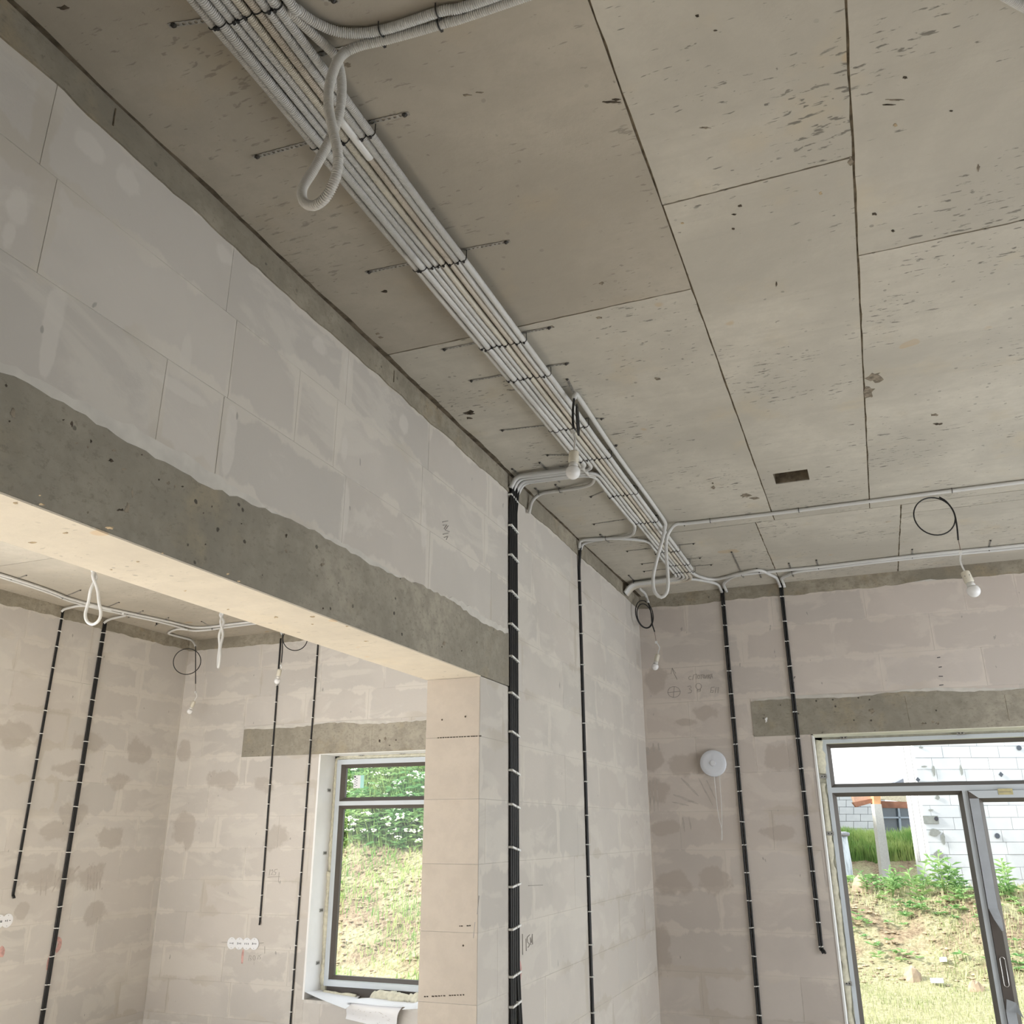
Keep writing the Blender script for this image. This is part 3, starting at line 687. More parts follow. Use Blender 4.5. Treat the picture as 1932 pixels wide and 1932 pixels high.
# protective film: still on above and below, peeled around the handle
film = plain('grey protective film', (.43, .46, .50), .4, var=.05, scale=12)
fa = on_y(1872, 1715, FY - .017).z; fb = on_y(1895, 1905, FY - .017).z
fm = MB(); fm.box((SX0 + .001, FY - .0185, fa), (SX0 + .054, FY - .016, SZ1 - .047)); fm.build('film', film, sash)
fl = MB(); fz = .15
fl.quad((SX0 + .001, FY - .019, fa + .005), (SX0 + .054, FY - .019, fa + .005), (SX0 + .062, FY - .05, fa - .05), (SX0 + .02, FY - .045, fa - .055))
fl.quad((SX0 + .02, FY - .045, fa - .055), (SX0 + .062, FY - .05, fa - .05), (SX0 + .060, FY - .055, fa - .115), (SX0 + .050, FY - .05, fa - .118))
fl.build('film_flap', film, sash)
fm = MB(); fm.box((SX0 + .001, FY - .0185, .12), (SX0 + .054, FY - .016, fb)); fm.build('film', film, sash)
fl = MB(); fl.quad((SX0 + .001, FY - .019, fb - .01), (SX0 + .054, FY - .019, fb - .01), (SX0 + .060, FY - .055, fb + .045), (SX0 + .012, FY - .045, fb + .06))
fl.tri((SX0 + .054, FY - .019, fb - .01), (SX0 + .085, FY - .05, fb - .035), (SX0 + .060, FY - .055, fb + .045)); fl.build('film_flap', film, sash)
hp = on_y(1890, 1818, FY - .018); hz = hp.z; hx = SX0 + .028
ring = [(hx + .013 * math.cos(t), FY - .022, hz + .020 + .016 * math.sin(t)) for t in [i * math.pi / 8 for i in range(9)]] + [(hx - .013 * math.cos(t), FY - .022, hz - .11 - .012 * math.sin(t)) for t in [i * math.pi / 8 for i in range(9)]]
hd = MB(); hd.tube(ring + [ring[0]], .0028, 6); hd.build('lever_plate', plain('bright metal', (.75, .74, .72), .25, .9), sash, True)
tp = MB(); a, b = on_y(1882, 1488, FY - .018), on_y(1912, 1499, FY - .018); tp.box((a.x, FY - .0185, b.z), (b.x, FY - .0165, a.z)); tpo = tp.build('tape', plain('yellow tape', (.56, .50, .27), .6, var=.1), sash)
ar = MB(); m_ = (a + b) / 2; ar.box((m_.x - .035, FY - .0195, m_.z - .003), (m_.x + .03, FY - .0186, m_.z)); ar.build('ink_arrow', M['pencil'], tpo)
# foam, corner bead, anchors
cb = MB(); cb.box((RD[0] - .004, YF - .004, 0), (RD[0] + .006, YF + .012, RD[3])); cb.build('corner_bead', M['white_pvc'], d1)
cb = MB(); cb.box((RD[0] - .004, YF - .004, RD[3] - .006), (2.0, FY, RD[3] + .004)); cb.build('corner_bead', plain('cream sealed edge', (.72, .71, .60), .9, var=.06, scale=15), d1)
cb = MB(); cb.box((RD[0] - .01, YF + .012, 0), (RD[0] + .003, FY + .05, RD[3])); cb.build('reveal_lining', M['plaster_white'], d1)
foam_run(d1, (RD[0] + .024, FY + .02, .3), (RD[0] + .024, FY + .02, K + .30), .021, 21); foam_run(d1, (RD[0] + .024, FY + .01, K + .36), (RD[0] + .026, FY + .01, K + .58), .027, 25)
foam_run(d1, (RD[0] + .03, FY + .03, K + .588), (1.95, FY + .03, K + .588), .010, 27)
ff = MB(); ff.box((RD[0] - .005, FY + .02, 0), (X0 + .004, FY + .06, RD[3] + .005)); ff.box((RD[0], FY + .02, Z1 - .004), (2.0, FY + .06, RD[3] + .005)); ff.build('foam_fill', M['foam'], d1)
for zz in (K + .34, K - .02, K - .9): clip_plate(d1, (RD[0] + .03, FY - .006, zz), (1, 0, 0), (0, -1, 0), (0, 0, 1))
for (u, v) in ((1592, 1391), (1812, 1383)): p = on_y(u, v, FY); clip_plate(d1, (p.x, FY - .012, K + .588), (1, 0, 0), (0, -1, 0), (0, 0, 1))
bl = MB(); bl.lathe([(.020, 0), (.022, .002), (.014, .006)], 14, Matrix.Translation(on_x(1543, 1429, RD[0] + .004)) @ Matrix.Rotation(math.pi / 2, 4, 'Y')); bl.build('cover_cap', M['white_pvc'], d1, True)
# ---------------------------------------------------------------- outside
def sstep(a, b, x): t = max(0, min(1, (x - a) / (b - a))); return t * t * (3 - 2 * t)
def hash2(i, j, s=0):
    v = math.sin(i * 127.1 + j * 311.7 + s * 74.7) * 43758.5453; return v - math.floor(v)
def vnoise(x, y, s=0):
    i, j = math.floor(x), math.floor(y); fx, fy = x - i, y - j; fx = fx*fx*(3-2*fx); fy = fy*fy*(3-2*fy)
    a, b, c, d = hash2(i, j, s), hash2(i+1, j, s), hash2(i, j+1, s), hash2(i+1, j+1, s)
    return (a + (b-a)*fx) * (1-fy) + (c + (d-c)*fx) * fy
LAWN = K - 1.75
def ground_h(x, y):
    n = (vnoise(x*.9, y*.9) - .5) * .30 + (vnoise(x*3.1, y*3.1, 3) - .5) * .12
    hill = max(0, y - 11.0) * .84; hill = min(hill, 3.05 + (y - 14.6) * .16 if y > 14.6 else hill)
    bank = sstep(12.5, 15.4, y) * .92
    bank = bank - sstep(15.8, 18.5, y) * .62 + sstep(26.5, 29.5, y) * 1.05
    w = sstep(-2.2, -3.6, x)
    h = bank * (1 - w) + hill * w
    k = sstep(.02, .5, h)
    return LAWN + h + n * (.18 + .82 * k)
def terrain():
    mb = MB(); nx, ny = 150, 170; X0, X1, Y0, Y1 = -17.0, 9.0, YO + .02, 34.0
    for j in range(ny + 1):
        y = Y0 + (Y1 - Y0) * (j / ny) ** 1.35
        for i in range(nx + 1):
            x = X0 + (X1 - X0) * i / nx; mb.v.append((x, y, ground_h(x, y)))
    for j in range(ny):
        for i in range(nx):
            a = j * (nx + 1) + i; mb.f.append((a, a + 1, a + nx + 2, a + nx + 1))
    n = N('soil with thin grass')
    g = n.ramp(n.noise(n.pos, 1.6, 6, .65), .40, .60); g2 = n.noise(n.pos, 18, 5, .7)
    soil = n.mix(n.ramp(g2, .3, .7), (.14, .10, .068), (.37, .29, .20))
    gr = n.mix(n.ramp(n.noise(n.pos, 25, 4, .7), .35, .65), (.28, .28, .15), (.47, .46, .30))
    sx = n.new('ShaderNodeSeparateXYZ'); n.link(n.pos, sx.inputs[0])
    lawn = n.ramp(sx.outputs[2], LAWN + .20, LAWN + .02, 0, .75)
    n.color(n.mix(n.math('MAXIMUM', n.math('MULTIPLY', g, .65), lawn), soil, gr)); n.rough(1.0); n.b.inputs['Specular IOR Level'].default_value = 0
    n.bump(n.noise(n.pos, 9, 8, .7), .8, .06)
    return structure(mb.build('ground', n.m, None, True), 'lawn and earth banks outside the windows')
terrain()
def leaf_mat(name, a, b, sc=1.4):
    n = N(name); f = n.ramp(n.noise(n.pos, sc, 3, .6), .35, .65)
    c = n.mix(f, a, b); n.color(c); n.rough(.7); n.b.inputs['Specular IOR Level'].default_value = .2
    tl = n.new('ShaderNodeBsdfTranslucent'); n.link(c, tl.inputs[0]); mx = n.new('ShaderNodeMixShader'); mx.inputs[0].default_value = .35
    n.link(n.b.outputs[0], mx.inputs[1]); n.link(tl.outputs[0], mx.inputs[2]); n.link(mx.outputs[0], n.out.inputs[0]); return n.m
LAWNM = leaf_mat('pale lawn', (.31, .34, .17), (.50, .50, .30)); GRASS = leaf_mat('meadow grass', (.20, .36, .10), (.44, .54, .20)); WEED = leaf_mat('weed leaves', (.15, .32, .12), (.34, .48, .20)); DRY = leaf_mat('dry stalks', (.45, .38, .24), (.62, .55, .38))
def blade(mb, p, h, lean, w, az):
    d = Vector((math.cos(az), math.sin(az), 0)); s = Vector((-d.y, d.x, 0)) * w
    a = p; b = p + Vector((0, 0, h * .6)) + d * lean * .35; c = p + Vector((0, 0, h)) + d * lean
    n = len(mb.v); mb.v += [tuple(a - s), tuple(a + s), tuple(b + s * .7), tuple(b - s * .7), tuple(c)]; mb.f += [(n, n+1, n+2, n+3), (n+3, n+2, n+4)]
def leaf(mb, p, d, up, L, w):
    s = d.cross(up).normalized() * w; q = p + d * L * .5 + up * L * .10; e = p + d * L - up * L * .12
    n = len(mb.v); mb.v += [tuple(p), tuple(q + s), tuple(e), tuple(q - s)]; mb.f += [(n, n+1, n+2), (n, n+2, n+3)]
def meadow(name, region, n, hr, wr, mat, label, cat, seed, keep=None):
    rnd = random.Random(seed); mb = MB()
    for _ in range(n):
        x = rnd.uniform(region[0], region[1]); y = rnd.uniform(region[2], region[3])
        if keep and not keep(x, y, rnd): continue
        p = Vector((x, y, ground_h(x, y) - .01)); h = rnd.uniform(*hr)
        blade(mb, p, h, h * rnd.uniform(.1, .6), rnd.uniform(*wr), rnd.uniform(0, 6.283))
    o = mb.build(name, mat); o['kind'] = 'stuff'; tag(o, label, cat); return o
def clump(x, y): return vnoise(x * 1.3, y * 1.3, 9)
# hillside behind the next room's window: tall flowering meadow above bare earth
meadow('meadow_grass', (-12.0, -4.5, 12.75, 16.5), 26000, (.18, .55), (.006, .014), GRASS, 'tall green meadow grass on the hillside behind the next room', 'grass', 1)
meadow('sparse_grass', (-9.5, -4.2, 10.4, 12.9), 9500, (.04, .15), (.004, .009), GRASS, 'thin grass growing on the bare earth slope', 'grass', 2, lambda x, y, r: clump(x, y) + r.uniform(-.25, .25) > .46)
meadow('dry_stalks', (-8.5, -4.8, 10.9, 11.9), 160, (.15, .5), (.002, .004), DRY, 'dry pale stalks lying on the earth slope', 'dry grass', 3)
rnd = random.Random(41); lv = MB(); fl = MB()
for _ in range(4200):
    x = rnd.uniform(-12, -4.8); y = 12.7 + rnd.random() ** 1.4 * 2.3; p = Vector((x, y, ground_h(x, y) + rnd.uniform(.05, .5)))
    for _k in range(5):
        az = rnd.uniform(0, 6.283); leaf(lv, p, Vector((math.cos(az), math.sin(az), rnd.uniform(-.2, .5))).normalized(), Vector((0, 0, 1)), rnd.uniform(.07, .20), rnd.uniform(.012, .036))
o = lv.build('broad_weeds', WEED); o['kind'] = 'stuff'; tag(o, 'broad leafy weeds between the meadow grass', 'weeds')
for _ in range(300):
    x = rnd.uniform(-11.5, -4.8); y = 12.6 + rnd.random() ** 1.5 * 1.0; p = Vector((x, y, ground_h(x, y) + rnd.uniform(.25, .6)))
    for _k in range(8):
        q = p + Vector((rnd.uniform(-.07, .07), rnd.uniform(-.05, .05), rnd.uniform(-.022, .022))); r = rnd.uniform(.014, .026)
        b = len(fl.v); fl.v += [tuple(q + Vector(d) * r) for d in ((1, 0, 0), (-1, 0, 0), (0, 1, 0), (0, -1, 0), (0, 0, .6), (0, 0, -.6))]
        fl.f += [(b+a_, b+c_, b+d_) for a_, c_, d_ in ((0, 2, 4), (2, 1, 4), (1, 3, 4), (3, 0, 4), (2, 0, 5), (1, 2, 5), (3, 1, 5), (0, 3, 5))]
    blade(fl, p - Vector((0, 0, .35)), .35, .0, .002, 0)
o = fl.build('white_umbel_flowers', plain('white blossom', (.80, .82, .74), .8)); o['kind'] = 'stuff'; tag(o, 'white umbel flowers dotted over the green hillside', 'flowers')
# lawn and bank behind the glazed door
meadow('lawn_grass', (-1.6, 3.2, 9.0, 13.2), 15000, (.02, .07), (.003, .006), LAWNM, 'short yellowish lawn grass in front of the bank', 'grass', 5)
meadow('bank_grass', (-1.8, 3.0, 12.9, 15.8), 9000, (.03, .13), (.004, .008), LAWNM, 'patchy grass on the low earth bank', 'grass', 6, lambda x, y, r: clump(x, y) + r.uniform(-.2, .2) > .50)
meadow('mound_grass', (-1.9, 1.3, 28.3, 30.6), 12000, (.22, .55), (.008, .02), GRASS, 'tall bright grass on the mound before the far house', 'grass', 7)
rnd = random.Random(91); lv = MB()
for _ in range(900):
    x = rnd.uniform(-1.6, 2.8); y = 15.5 - rnd.random() ** 1.6 * 2.4
    if clump(x * 1.6, y * 1.6) + rnd.uniform(-.1, .1) < .47: continue
    p = Vector((x, y, ground_h(x, y) + rnd.uniform(.01, .12)))
    for _k in range(6):
        az = rnd.uniform(0, 6.283); leaf(lv, p, Vector((math.cos(az), math.sin(az), rnd.uniform(0, .6))).normalized(), Vector((0, 0, 1)), rnd.uniform(.05, .13), rnd.uniform(.012, .030))
o = lv.build('bank_weeds', WEED); o['kind'] = 'stuff'; tag(o, 'low green weeds creeping over the earth bank', 'weeds')
# single leafy plants along the crest of the bank
for i, (u, v, s, lb) in enumerate(((1640, 1716, .55, 'small leafy weed at the foot of the wrapped barrel'), (1688, 1716, .75, 'leafy weed in front of the pale porch column'), (1742, 1728, .95, 'bushy weed below the corner of the neighbouring block wall'),
                    (1790, 1726, 1.0, 'tall leafy weed before the neighbouring block wall, beside the door mullion'), (1822, 1745, .8, 'weed growing close to the door mullion'), (1915, 1750, .9, 'leafy weed seen through the opening door sash'))):
    y = 14.8; p = on_y(u, v, y); base = Vector((p.x, y, ground_h(p.x, y)))
    t = thing('weed_plant', lb, 'plant', base, 'leafy weeds along the bank'); rnd = random.Random(60 + i)
    st = MB(); lf = MB()
    for k in range(4):
        top = base + Vector((rnd.uniform(-.16, .16) * s, rnd.uniform(-.12, .12) * s, rnd.uniform(.32, .55) * s)); st.tube([base, base.lerp(top, .5) + Vector((rnd.uniform(-.02, .02), 0, .02)), top], .006, 5)
        for q in range(12):
            f = .25 + .75 * q / 11; az = q * 2.4 + k; leaf(lf, base.lerp(top, f), Vector((math.cos(az), math.sin(az), .45 - .2 * (1 - f))).normalized(), Vector((0, 0, 1)), rnd.uniform(.13, .22) * s, rnd.uniform(.016, .028) * s)
    part(st, 'stem', WEED, t, True); part(lf, 'foliage', WEED, t)
STONE = plain('pale sandstone', (.33, .25, .18), .95, var=.2, scale=9)
def rock(u, v, y, s, label, seed):
    rnd = random.Random(seed); p = on_y(u, v, y); p.z = ground_h(p.x, y); mb = MB(); ring = []
    prof = [(s, 0, -.05), (s * .9, 0, s * .4), (s * .45, 0, s * .95), (s * .12, 0, s * 1.15)]
    for (r, _, z) in prof:
        for i in range(8):
            a = i * math.pi / 4; k = r * rnd.uniform(.75, 1.2); mb.v.append((p.x + k * math.cos(a), p.y + k * .7 * math.sin(a), p.z + z + rnd.uniform(-.02, .02)))
    for k in range(3):
        for i in range(8): j = (i + 1) % 8; mb.f.append((k*8+i, k*8+j, k*8+8+j, k*8+8+i))
    mb.f.append(tuple(range(24, 32))); tag(mb.build('rock', STONE), label, 'rock', 'rocks at the foot of the bank')
rock(1722, 1843, 12.9, .13, 'pointed brown rock lying at the foot of the bank', 1); rock(1840, 1862, 12.6, .09, 'flat pale rock half buried beside the door mullion', 2); rock(1632, 1722, 14.9, .17, 'rounded earthy rock on the crest by the barrel', 3)
for (u, v, lb, s) in ((1768, 1852, 'white broken tile lying flat on the lawn edge', .14), (1782, 1826, 'small white shard on the earth bank', .08)):
    y = 12.75 if s > .1 else 13.4; p = on_y(u, v, y); z = ground_h(p.x, y) + .03; mb = MB(); mb.prism([(p.x - s/2, y - .03, z), (p.x + s/2, y - .06, z + .01), (p.x + s/2, y + .03, z + .03), (p.x - s/2, y + .06, z + .02)], (0, 0, .02)); tag(mb.build('tile_shard', M['paper']), lb, 'rubble', 'tile shards on the bank')

def clods(name, region, n, size, label, seed):
    rnd = random.Random(seed); mb = MB()
    for _ in range(n):
        x = rnd.uniform(region[0], region[1]); y = rnd.uniform(region[2], region[3]); r = size * rnd.random() ** 2 + .012; p = Vector((x, y, ground_h(x, y) + r * .2)); b = len(mb.v)
        mb.v += [tuple(p + Vector(d) * r * rnd.uniform(.6, 1.2)) for d in ((1, 0, 0), (-1, 0, 0), (0, 1, 0), (0, -1, 0), (0, 0, .45), (0, 0, -.6))]
        mb.f += [(b+a_, b+c_, b+d_) for a_, c_, d_ in ((0, 2, 4), (2, 1, 4), (1, 3, 4), (3, 0, 4), (2, 0, 5), (1, 2, 5), (3, 1, 5), (0, 3, 5))]
    o = mb.build(name, plain(name + ' earth', (.34, .265, .185), 1.0, var=.3, scale=4, spec=0)); o['kind'] = 'stuff'; tag(o, label, 'soil')
clods('slope_clods', (-9.5, -4.2, 10.9, 12.9), 1300, .045, 'clods and stones on the bare hillside earth', 71)
clods('bank_clods', (-1.6, 2.6, 12.7, 15.2), 900, .04, 'clods and stones on the low earth bank', 72)
# neighbouring house of white blocks, turned a little towards us
E1 = Vector((.929, .370, 0)); NV = Vector((.370, -.929, 0)); C0 = Vector((.82, 22.0, 0)); HB = K - 2.0
def on_facade(u, v, off=0.0):
    r = ray(u, v); p0 = C0 + NV * off; k = (p0 - EYE).dot(NV) / r.dot(NV); return EYE + r * k
wb = N('white aerated block'); _c = wb.mix(wb.ramp(wb.noise(wb.pos, 2.0, 4), .35, .7), (.47, .49, .52), (.54, .56, .58)); wb.color(_c); wb.rough(.95); wb.b.inputs['Specular IOR Level'].default_value = .1
WB = wb.m; GM = plain('grey mortar', (.19, .20, .22), .95, var=.1, scale=8)
house = thing('neighbour_house', 'house wall of large white blocks with grey mortar patches, beyond the lawn', 'house', (C0.x, C0.y, HB))
hm = Matrix(((E1.x, -NV.x, 0, C0.x), (E1.y, -NV.y, 0, C0.y), (0, 0, 1, HB), (0, 0, 0, 1)))   # local x along facade, y into the house
mb = MB(); mb.box((.004, .004, 0), (6.2, .72, 6.0), hm); part(mb, 'wall_core', GM, house)
BL, BH = .625, .25; fb = {}
def fblock(l, d, lo):
    k = (round(l, 3), d)
    if k not in fb:
        b = MB(); b.box((.004, 0, .004), (l - .004, .02, BH - .004)); fb[k] = b.mesh('block', WB)
    o = bpy.data.objects.new('block', fb[k]); COL.objects.link(o); o.parent = house; return o
for j in range(20):
    off = -(j % 2) * BL * .42 - (.2 if j % 3 == 0 else 0); a = off
    while a < 5.4:
        l0, l1 = max(a, 0), a + BL
        if l1 - l0 > .05:
            o = fblock(l1 - l0, 0, 0); lm = hm @ Matrix.Translation((l0, -.003 + random.Random(j * 50 + int(a * 10)).uniform(-.004, .003), j * BH)); lm.translation -= Vector((C0.x, C0.y, HB)); o.matrix_local = lm
        a += BL
sd = MB(); sd.box((-.016, .0, 0), (.006, .72, 6.0), hm); part(sd, 'side_wall', WB, house)
for (y0, y1) in ((.12, .26), (.46, .60)):
    mb = MB(); mb.box((-.030, y0, 1.35), (-.014, y1, 3.9), hm); part(mb, 'slot_panel', plain('grey slot', (.36, .36, .37), .8, var=.15), house)
def patch(u, v, w, h, seed, name='mortar_patch', mat=GM):
    rnd = random.Random(seed); c = on_facade(u, v, .026); mb = MB()
    mb.prism([c + E1 * (math.cos(t) * w * rnd.uniform(.6, 1.1)) + Vector((0, 0, math.sin(t) * h * rnd.uniform(.6, 1.1))) for t in [i * math.pi / 7 for i in range(14)]], NV * -.012); part(mb, name, mat, house)
PATCH = plain('scraped mortar', (.22, .23, .22), .95, var=.1, scale=15)
for k, a in enumerate(((1764, 1570, .13, .085), (1780, 1583, .05, .14), (1771, 1612, .12, .085), (1778, 1657, .10, .085), (1769, 1504, .06, .05), (1762, 1455, .035, .14), (1814, 1453, .03, .12), (1744, 1446, .08, .02), (1738, 1410, .07, .02), (1757, 1528, .06, .02))): patch(*a, k, 'mortar_patch', PATCH)
DARK = plain('dark hole', (.05, .06, .08), .6)
for (u, v) in ((1882, 1577), (1923, 1411)):
    c = on_facade(u, v, .028); mb = MB(); mb.prism([c + (E1 * math.cos(t) + Vector((0, 0, 1)) * math.sin(t)) * .055 for t in [i * math.pi / 8 for i in range(16)]], NV * -.01); part(mb, 'vent_pipe', DARK, house)
for (u, v) in ((1732, 1471), (1889, 1461)):
    c = on_facade(u, v, .028); mb = MB(); mb.prism([c + E1 * .05, c + Vector((0, 0, .055)), c - E1 * .05, c - Vector((0, 0, .055))], NV * -.01); part(mb, 'anchor_hole', DARK, house)
a, b = on_facade(1741, 1539, .025), on_facade(1772, 1554, .025); c = (a + b) / 2; hw = (b - a).dot(E1) / 2; hh = abs(b.z - a.z) / 2
mb = MB(); mb.prism([c - E1*hw - Vector((0, 0, hh)), c + E1*hw - Vector((0, 0, hh)), c + E1*hw + Vector((0, 0, hh)), c - E1*hw + Vector((0, 0, hh))], NV * -.015); bx = part(mb, 'meter_box', PATCH, house)
q = c + E1 * hw * .72 + Vector((0, 0, hh * .25)); mb = MB(); mb.prism([q + (E1 * math.cos(t) + Vector((0, 0, 1)) * math.sin(t)) * .045 + NV * .012 for t in [i * math.pi / 6 for i in range(12)]], NV * -.02); mb.v = [tuple(Vector(p) - house.location) for p in mb.v]; mb.build('lens', M['ink'], bx, False)
bx_l = None

# farther house with a timber porch
porch = thing('porch_house', 'farther white block house with a brown timber porch and dark window', 'house', at_depth(1640, 1540, 30))
EA, NA = E1, NV
def on_plane(u, v, d, off=0):
    P0 = at_depth(1640, 1540, d); r = ray(u, v); k = (P0 - EYE).dot(NV) / r.dot(NV); return EYE + r * k
def slab(poly, d, thick, name, mat, parent=None):
    P = [on_plane(u, v, d) for u, v in poly]; mb = MB(); mb.prism(P, NV * -thick); return part(mb, name, mat, parent or porch)
slab([(1540, 1490), (1668, 1490), (1678, 1600), (1540, 1610)], 30, .3, 'wall', GM)
px = [1548, 1576, 1604, 1632, 1660]; hgt = 13.5
for j in range(7):
    v0 = 1496 + j * hgt
    for i in range(6):
        u0 = 1530 + i * 27 + (j % 2) * 13; u1 = min(u0 + 26.2, 1670)
        if u1 - u0 > 4: slab([(u0, v0), (u1, v0), (u1, v0 + hgt - .7), (u0, v0 + hgt - .7)], 29.97, .02, 'block', WB)
slab([(1664, 1518), (1730, 1518), (1738, 1590), (1672, 1590)], 29.9, .1, 'window_glass', plain('dark far window', (.07, .085, .10), .2))
for pl in ([(1694, 1522), (1697, 1522), (1704, 1585), (1699, 1585)], [(1664, 1541), (1732, 1541), (1732, 1544), (1664, 1544)], [(1664, 1519), (1730, 1519), (1730, 1522), (1664, 1522)]): slab(pl, 29.8, .06, 'window_bar', plain('blue grey bar', (.22, .26, .31), .5))
slab([(1668, 1487), (1706, 1468), (1712, 1490), (1668, 1490)], 31, .4, 'roof', plain('dark far roof', (.16, .17, .20), .8))
WOOD = plain('brown stained timber', (.33, .155, .10), .7, var=.2, scale=6); WOODL = plain('orange sawn timber', (.62, .34, .17), .7, var=.1, scale=6)
slab([(1606, 1492), (1648, 1492), (1648, 1512), (1616, 1522)], 22.1, .15, 'rafter', plain('pale timber', (.60, .40, .30), .7, var=.1)); slab([(1609, 1514), (1648, 1506), (1648, 1514), (1616, 1523)], 22.0, .1, 'fascia', WOOD)
slab([(1662, 1492), (1716, 1492), (1716, 1514), (1662, 1508)], 22.8, .1, 'soffit', plain('cream boards', (.60, .55, .42), .7, var=.15)); slab([(1661, 1511), (1716, 1513), (1716, 1525), (1661, 1524)], 22.2, .14, 'beam', WOOD)
slab([(1648, 1490), (1661.5, 1490), (1662, 1517), (1649, 1517)], 21.9, .2, 'post_head', WOODL)
slab([(1649, 1517), (1663, 1517), (1690, 1700), (1671, 1700)], 21.8, .2, 'column', plain('pale concrete', (.60, .60, .59), .9, var=.06))
slab([(1671, 1674), (1740, 1676), (1742, 1712), (1671, 1712)], 21.6, .6, 'plinth', plain('grey plinth', (.56, .57, .56), .9, var=.06))
# barrel wrapped in film, yellow handled tool, boards
p = on_y(1596, 1692, 18.0); b0 = Vector((p.x - .05, 18.0, ground_h(p.x, 18.0)))
t = thing('wrapped_barrel', 'tall grey-blue barrel wrapped in crumpled film, by the window edge', 'barrel', b0); rnd = random.Random(3); top = on_y(1596, 1569, 18.0).z
n = N('crumpled film'); n.color(n.mix(n.ramp(n.noise(n.vmath('MULTIPLY', n.pos, (6, 6, 1.2)), 1.0, 6, .7, .5), .42, .58), (.16, .19, .23), (.50, .55, .60))); n.rough(.35); n.bump(n.noise(n.vmath('MULTIPLY', n.pos, (6, 6, 1.4)), 1.2, 5), .8, .05)
mb = MB(); H_ = top - b0.z; mb.lathe([(.20, -.05), (.21, .3), (.22, H_ * .6), (.20, H_ * .9), (.20, H_ - .06)], 18, Matrix.Translation(b0)); part(mb, 'body', n.m, t, True)
mb = MB(); mb.lathe([(.205, H_ - .08), (.24, H_ - .07), (.25, H_ - .02), (.18, H_)], 18, Matrix.Translation(b0)); part(mb, 'lid', plain('dark lid', (.20, .20, .22), .5, var=.2), t, True)
t = thing('garden_sprayer', 'long garden tool with yellow grip leaning on the white wall', 'tool', (on_plane(1742, 1697, 20.5))); a = on_plane(1745, 1697, 20.5); b = on_plane(1735, 1660, 20.5); c = on_plane(1733, 1645, 20.5); d = on_plane(1741, 1639, 20.5)
mb = MB(); mb.tube([a, b], .022, 8); part(mb, 'shaft', DARK, t, True); mb = MB(); mb.tube([b, on_plane(1734, 1652, 20.5)], .04, 8); part(mb, 'grip', plain('yellow plastic', (.72, .38, .05), .5), t, True); mb = MB(); mb.tube(smooth_path([on_plane(1734, 1652, 20.5), c, on_plane(1736, 1640, 20.5), d], .03), .014, 7); part(mb, 'hook', plain('dark pipe', (.16, .10, .08), .5), t, True)
mb = MB(); mb.tube(smooth_path([on_plane(1687, 1668, 21.2), on_plane(1697, 1672, 21.2), on_plane(1712, 1670, 21.2), on_plane(1735, 1672, 21.2)], .05), .02, 6); mb.tube([on_plane(1699, 1672, 21.2), on_plane(1700, 1665, 21.2)], .015, 6); tag(mb.build('yellow_twig', plain('yellow twig', (.70, .47, .16), .7)), 'forked yellow branch lying along the porch plinth', 'branch')
mb = MB(); P = [on_plane(u, v, 20.3) for u, v in ((1759, 1683), (1763, 1681), (1768, 1712), (1759, 1712))]; mb.prism(P, NV * -.05); tag(mb.build('broken_board', plain('weathered board', (.36, .24, .17), .8, var=.2)), 'brown broken board standing at the white wall corner', 'board')
# ---------------------------------------------------------------- corrugated conduits
def corrugated(pts, r, seg=10, near=2.75):
    """pts: dense polyline; real ribs where they can be made out, plain beyond"""
    mb = MB(); L = [0.0]
    for a, b in zip(pts, pts[1:]): L.append(L[-1] + (b - a).length)
    tot = L[-1]; s = 0.0; k = 0; P = []; Rr = []
    def at(s_):
        nonlocal k
        while k < len(L) - 2 and L[k + 1] < s_: k += 1
        t = (s_ - L[k]) / max(1e-9, L[k + 1] - L[k]); return pts[k].lerp(pts[k + 1], min(1, t))
    while s < tot:
        p = at(s); d = (p - EYE).length
        if d < near and p.y > .55:
            P.append(p); Rr.append(r); P.append(at(min(tot, s + .0021))); Rr.append(r); P.append(at(min(tot, s + .0027))); Rr.append(r * .80); P.append(at(min(tot, s + .0041))); Rr.append(r * .80); s += .0047
        else: P.append(p); Rr.append(r * .97); s += .018
    P.append(pts[-1]); Rr.append(r)
    Q = [P[0]]; R2 = [Rr[0]]
    for p, q in zip(P[1:], Rr[1:]):
        if (p - Q[-1]).length > 2e-4: Q.append(p); R2.append(q)
    mb.tube(Q, r, seg, R2); return mb
def conduit(label, pts, mat='conduit', r=.0100, group='grey corrugated conduits', near=2.75, seg=9):
    pts = [Vector((p.x, p.y, min(p.z, CEIL - r - .0025))) for p in pts]      # stays under the ceiling
    o = corrugated(pts, r, seg, near).build('conduit', M[mat], None, True); tag(o, label, 'conduit', group); return o
BZ = CEIL - .029
rad = [.0095, .0125, .0100, .0096, .0100, .0100, .0104, .0106]
lane = []; x = -1.121
for i, r in enumerate(rad):
    lane.append(x + r); x += 2 * r + (.0045 if i == 4 else .0008)
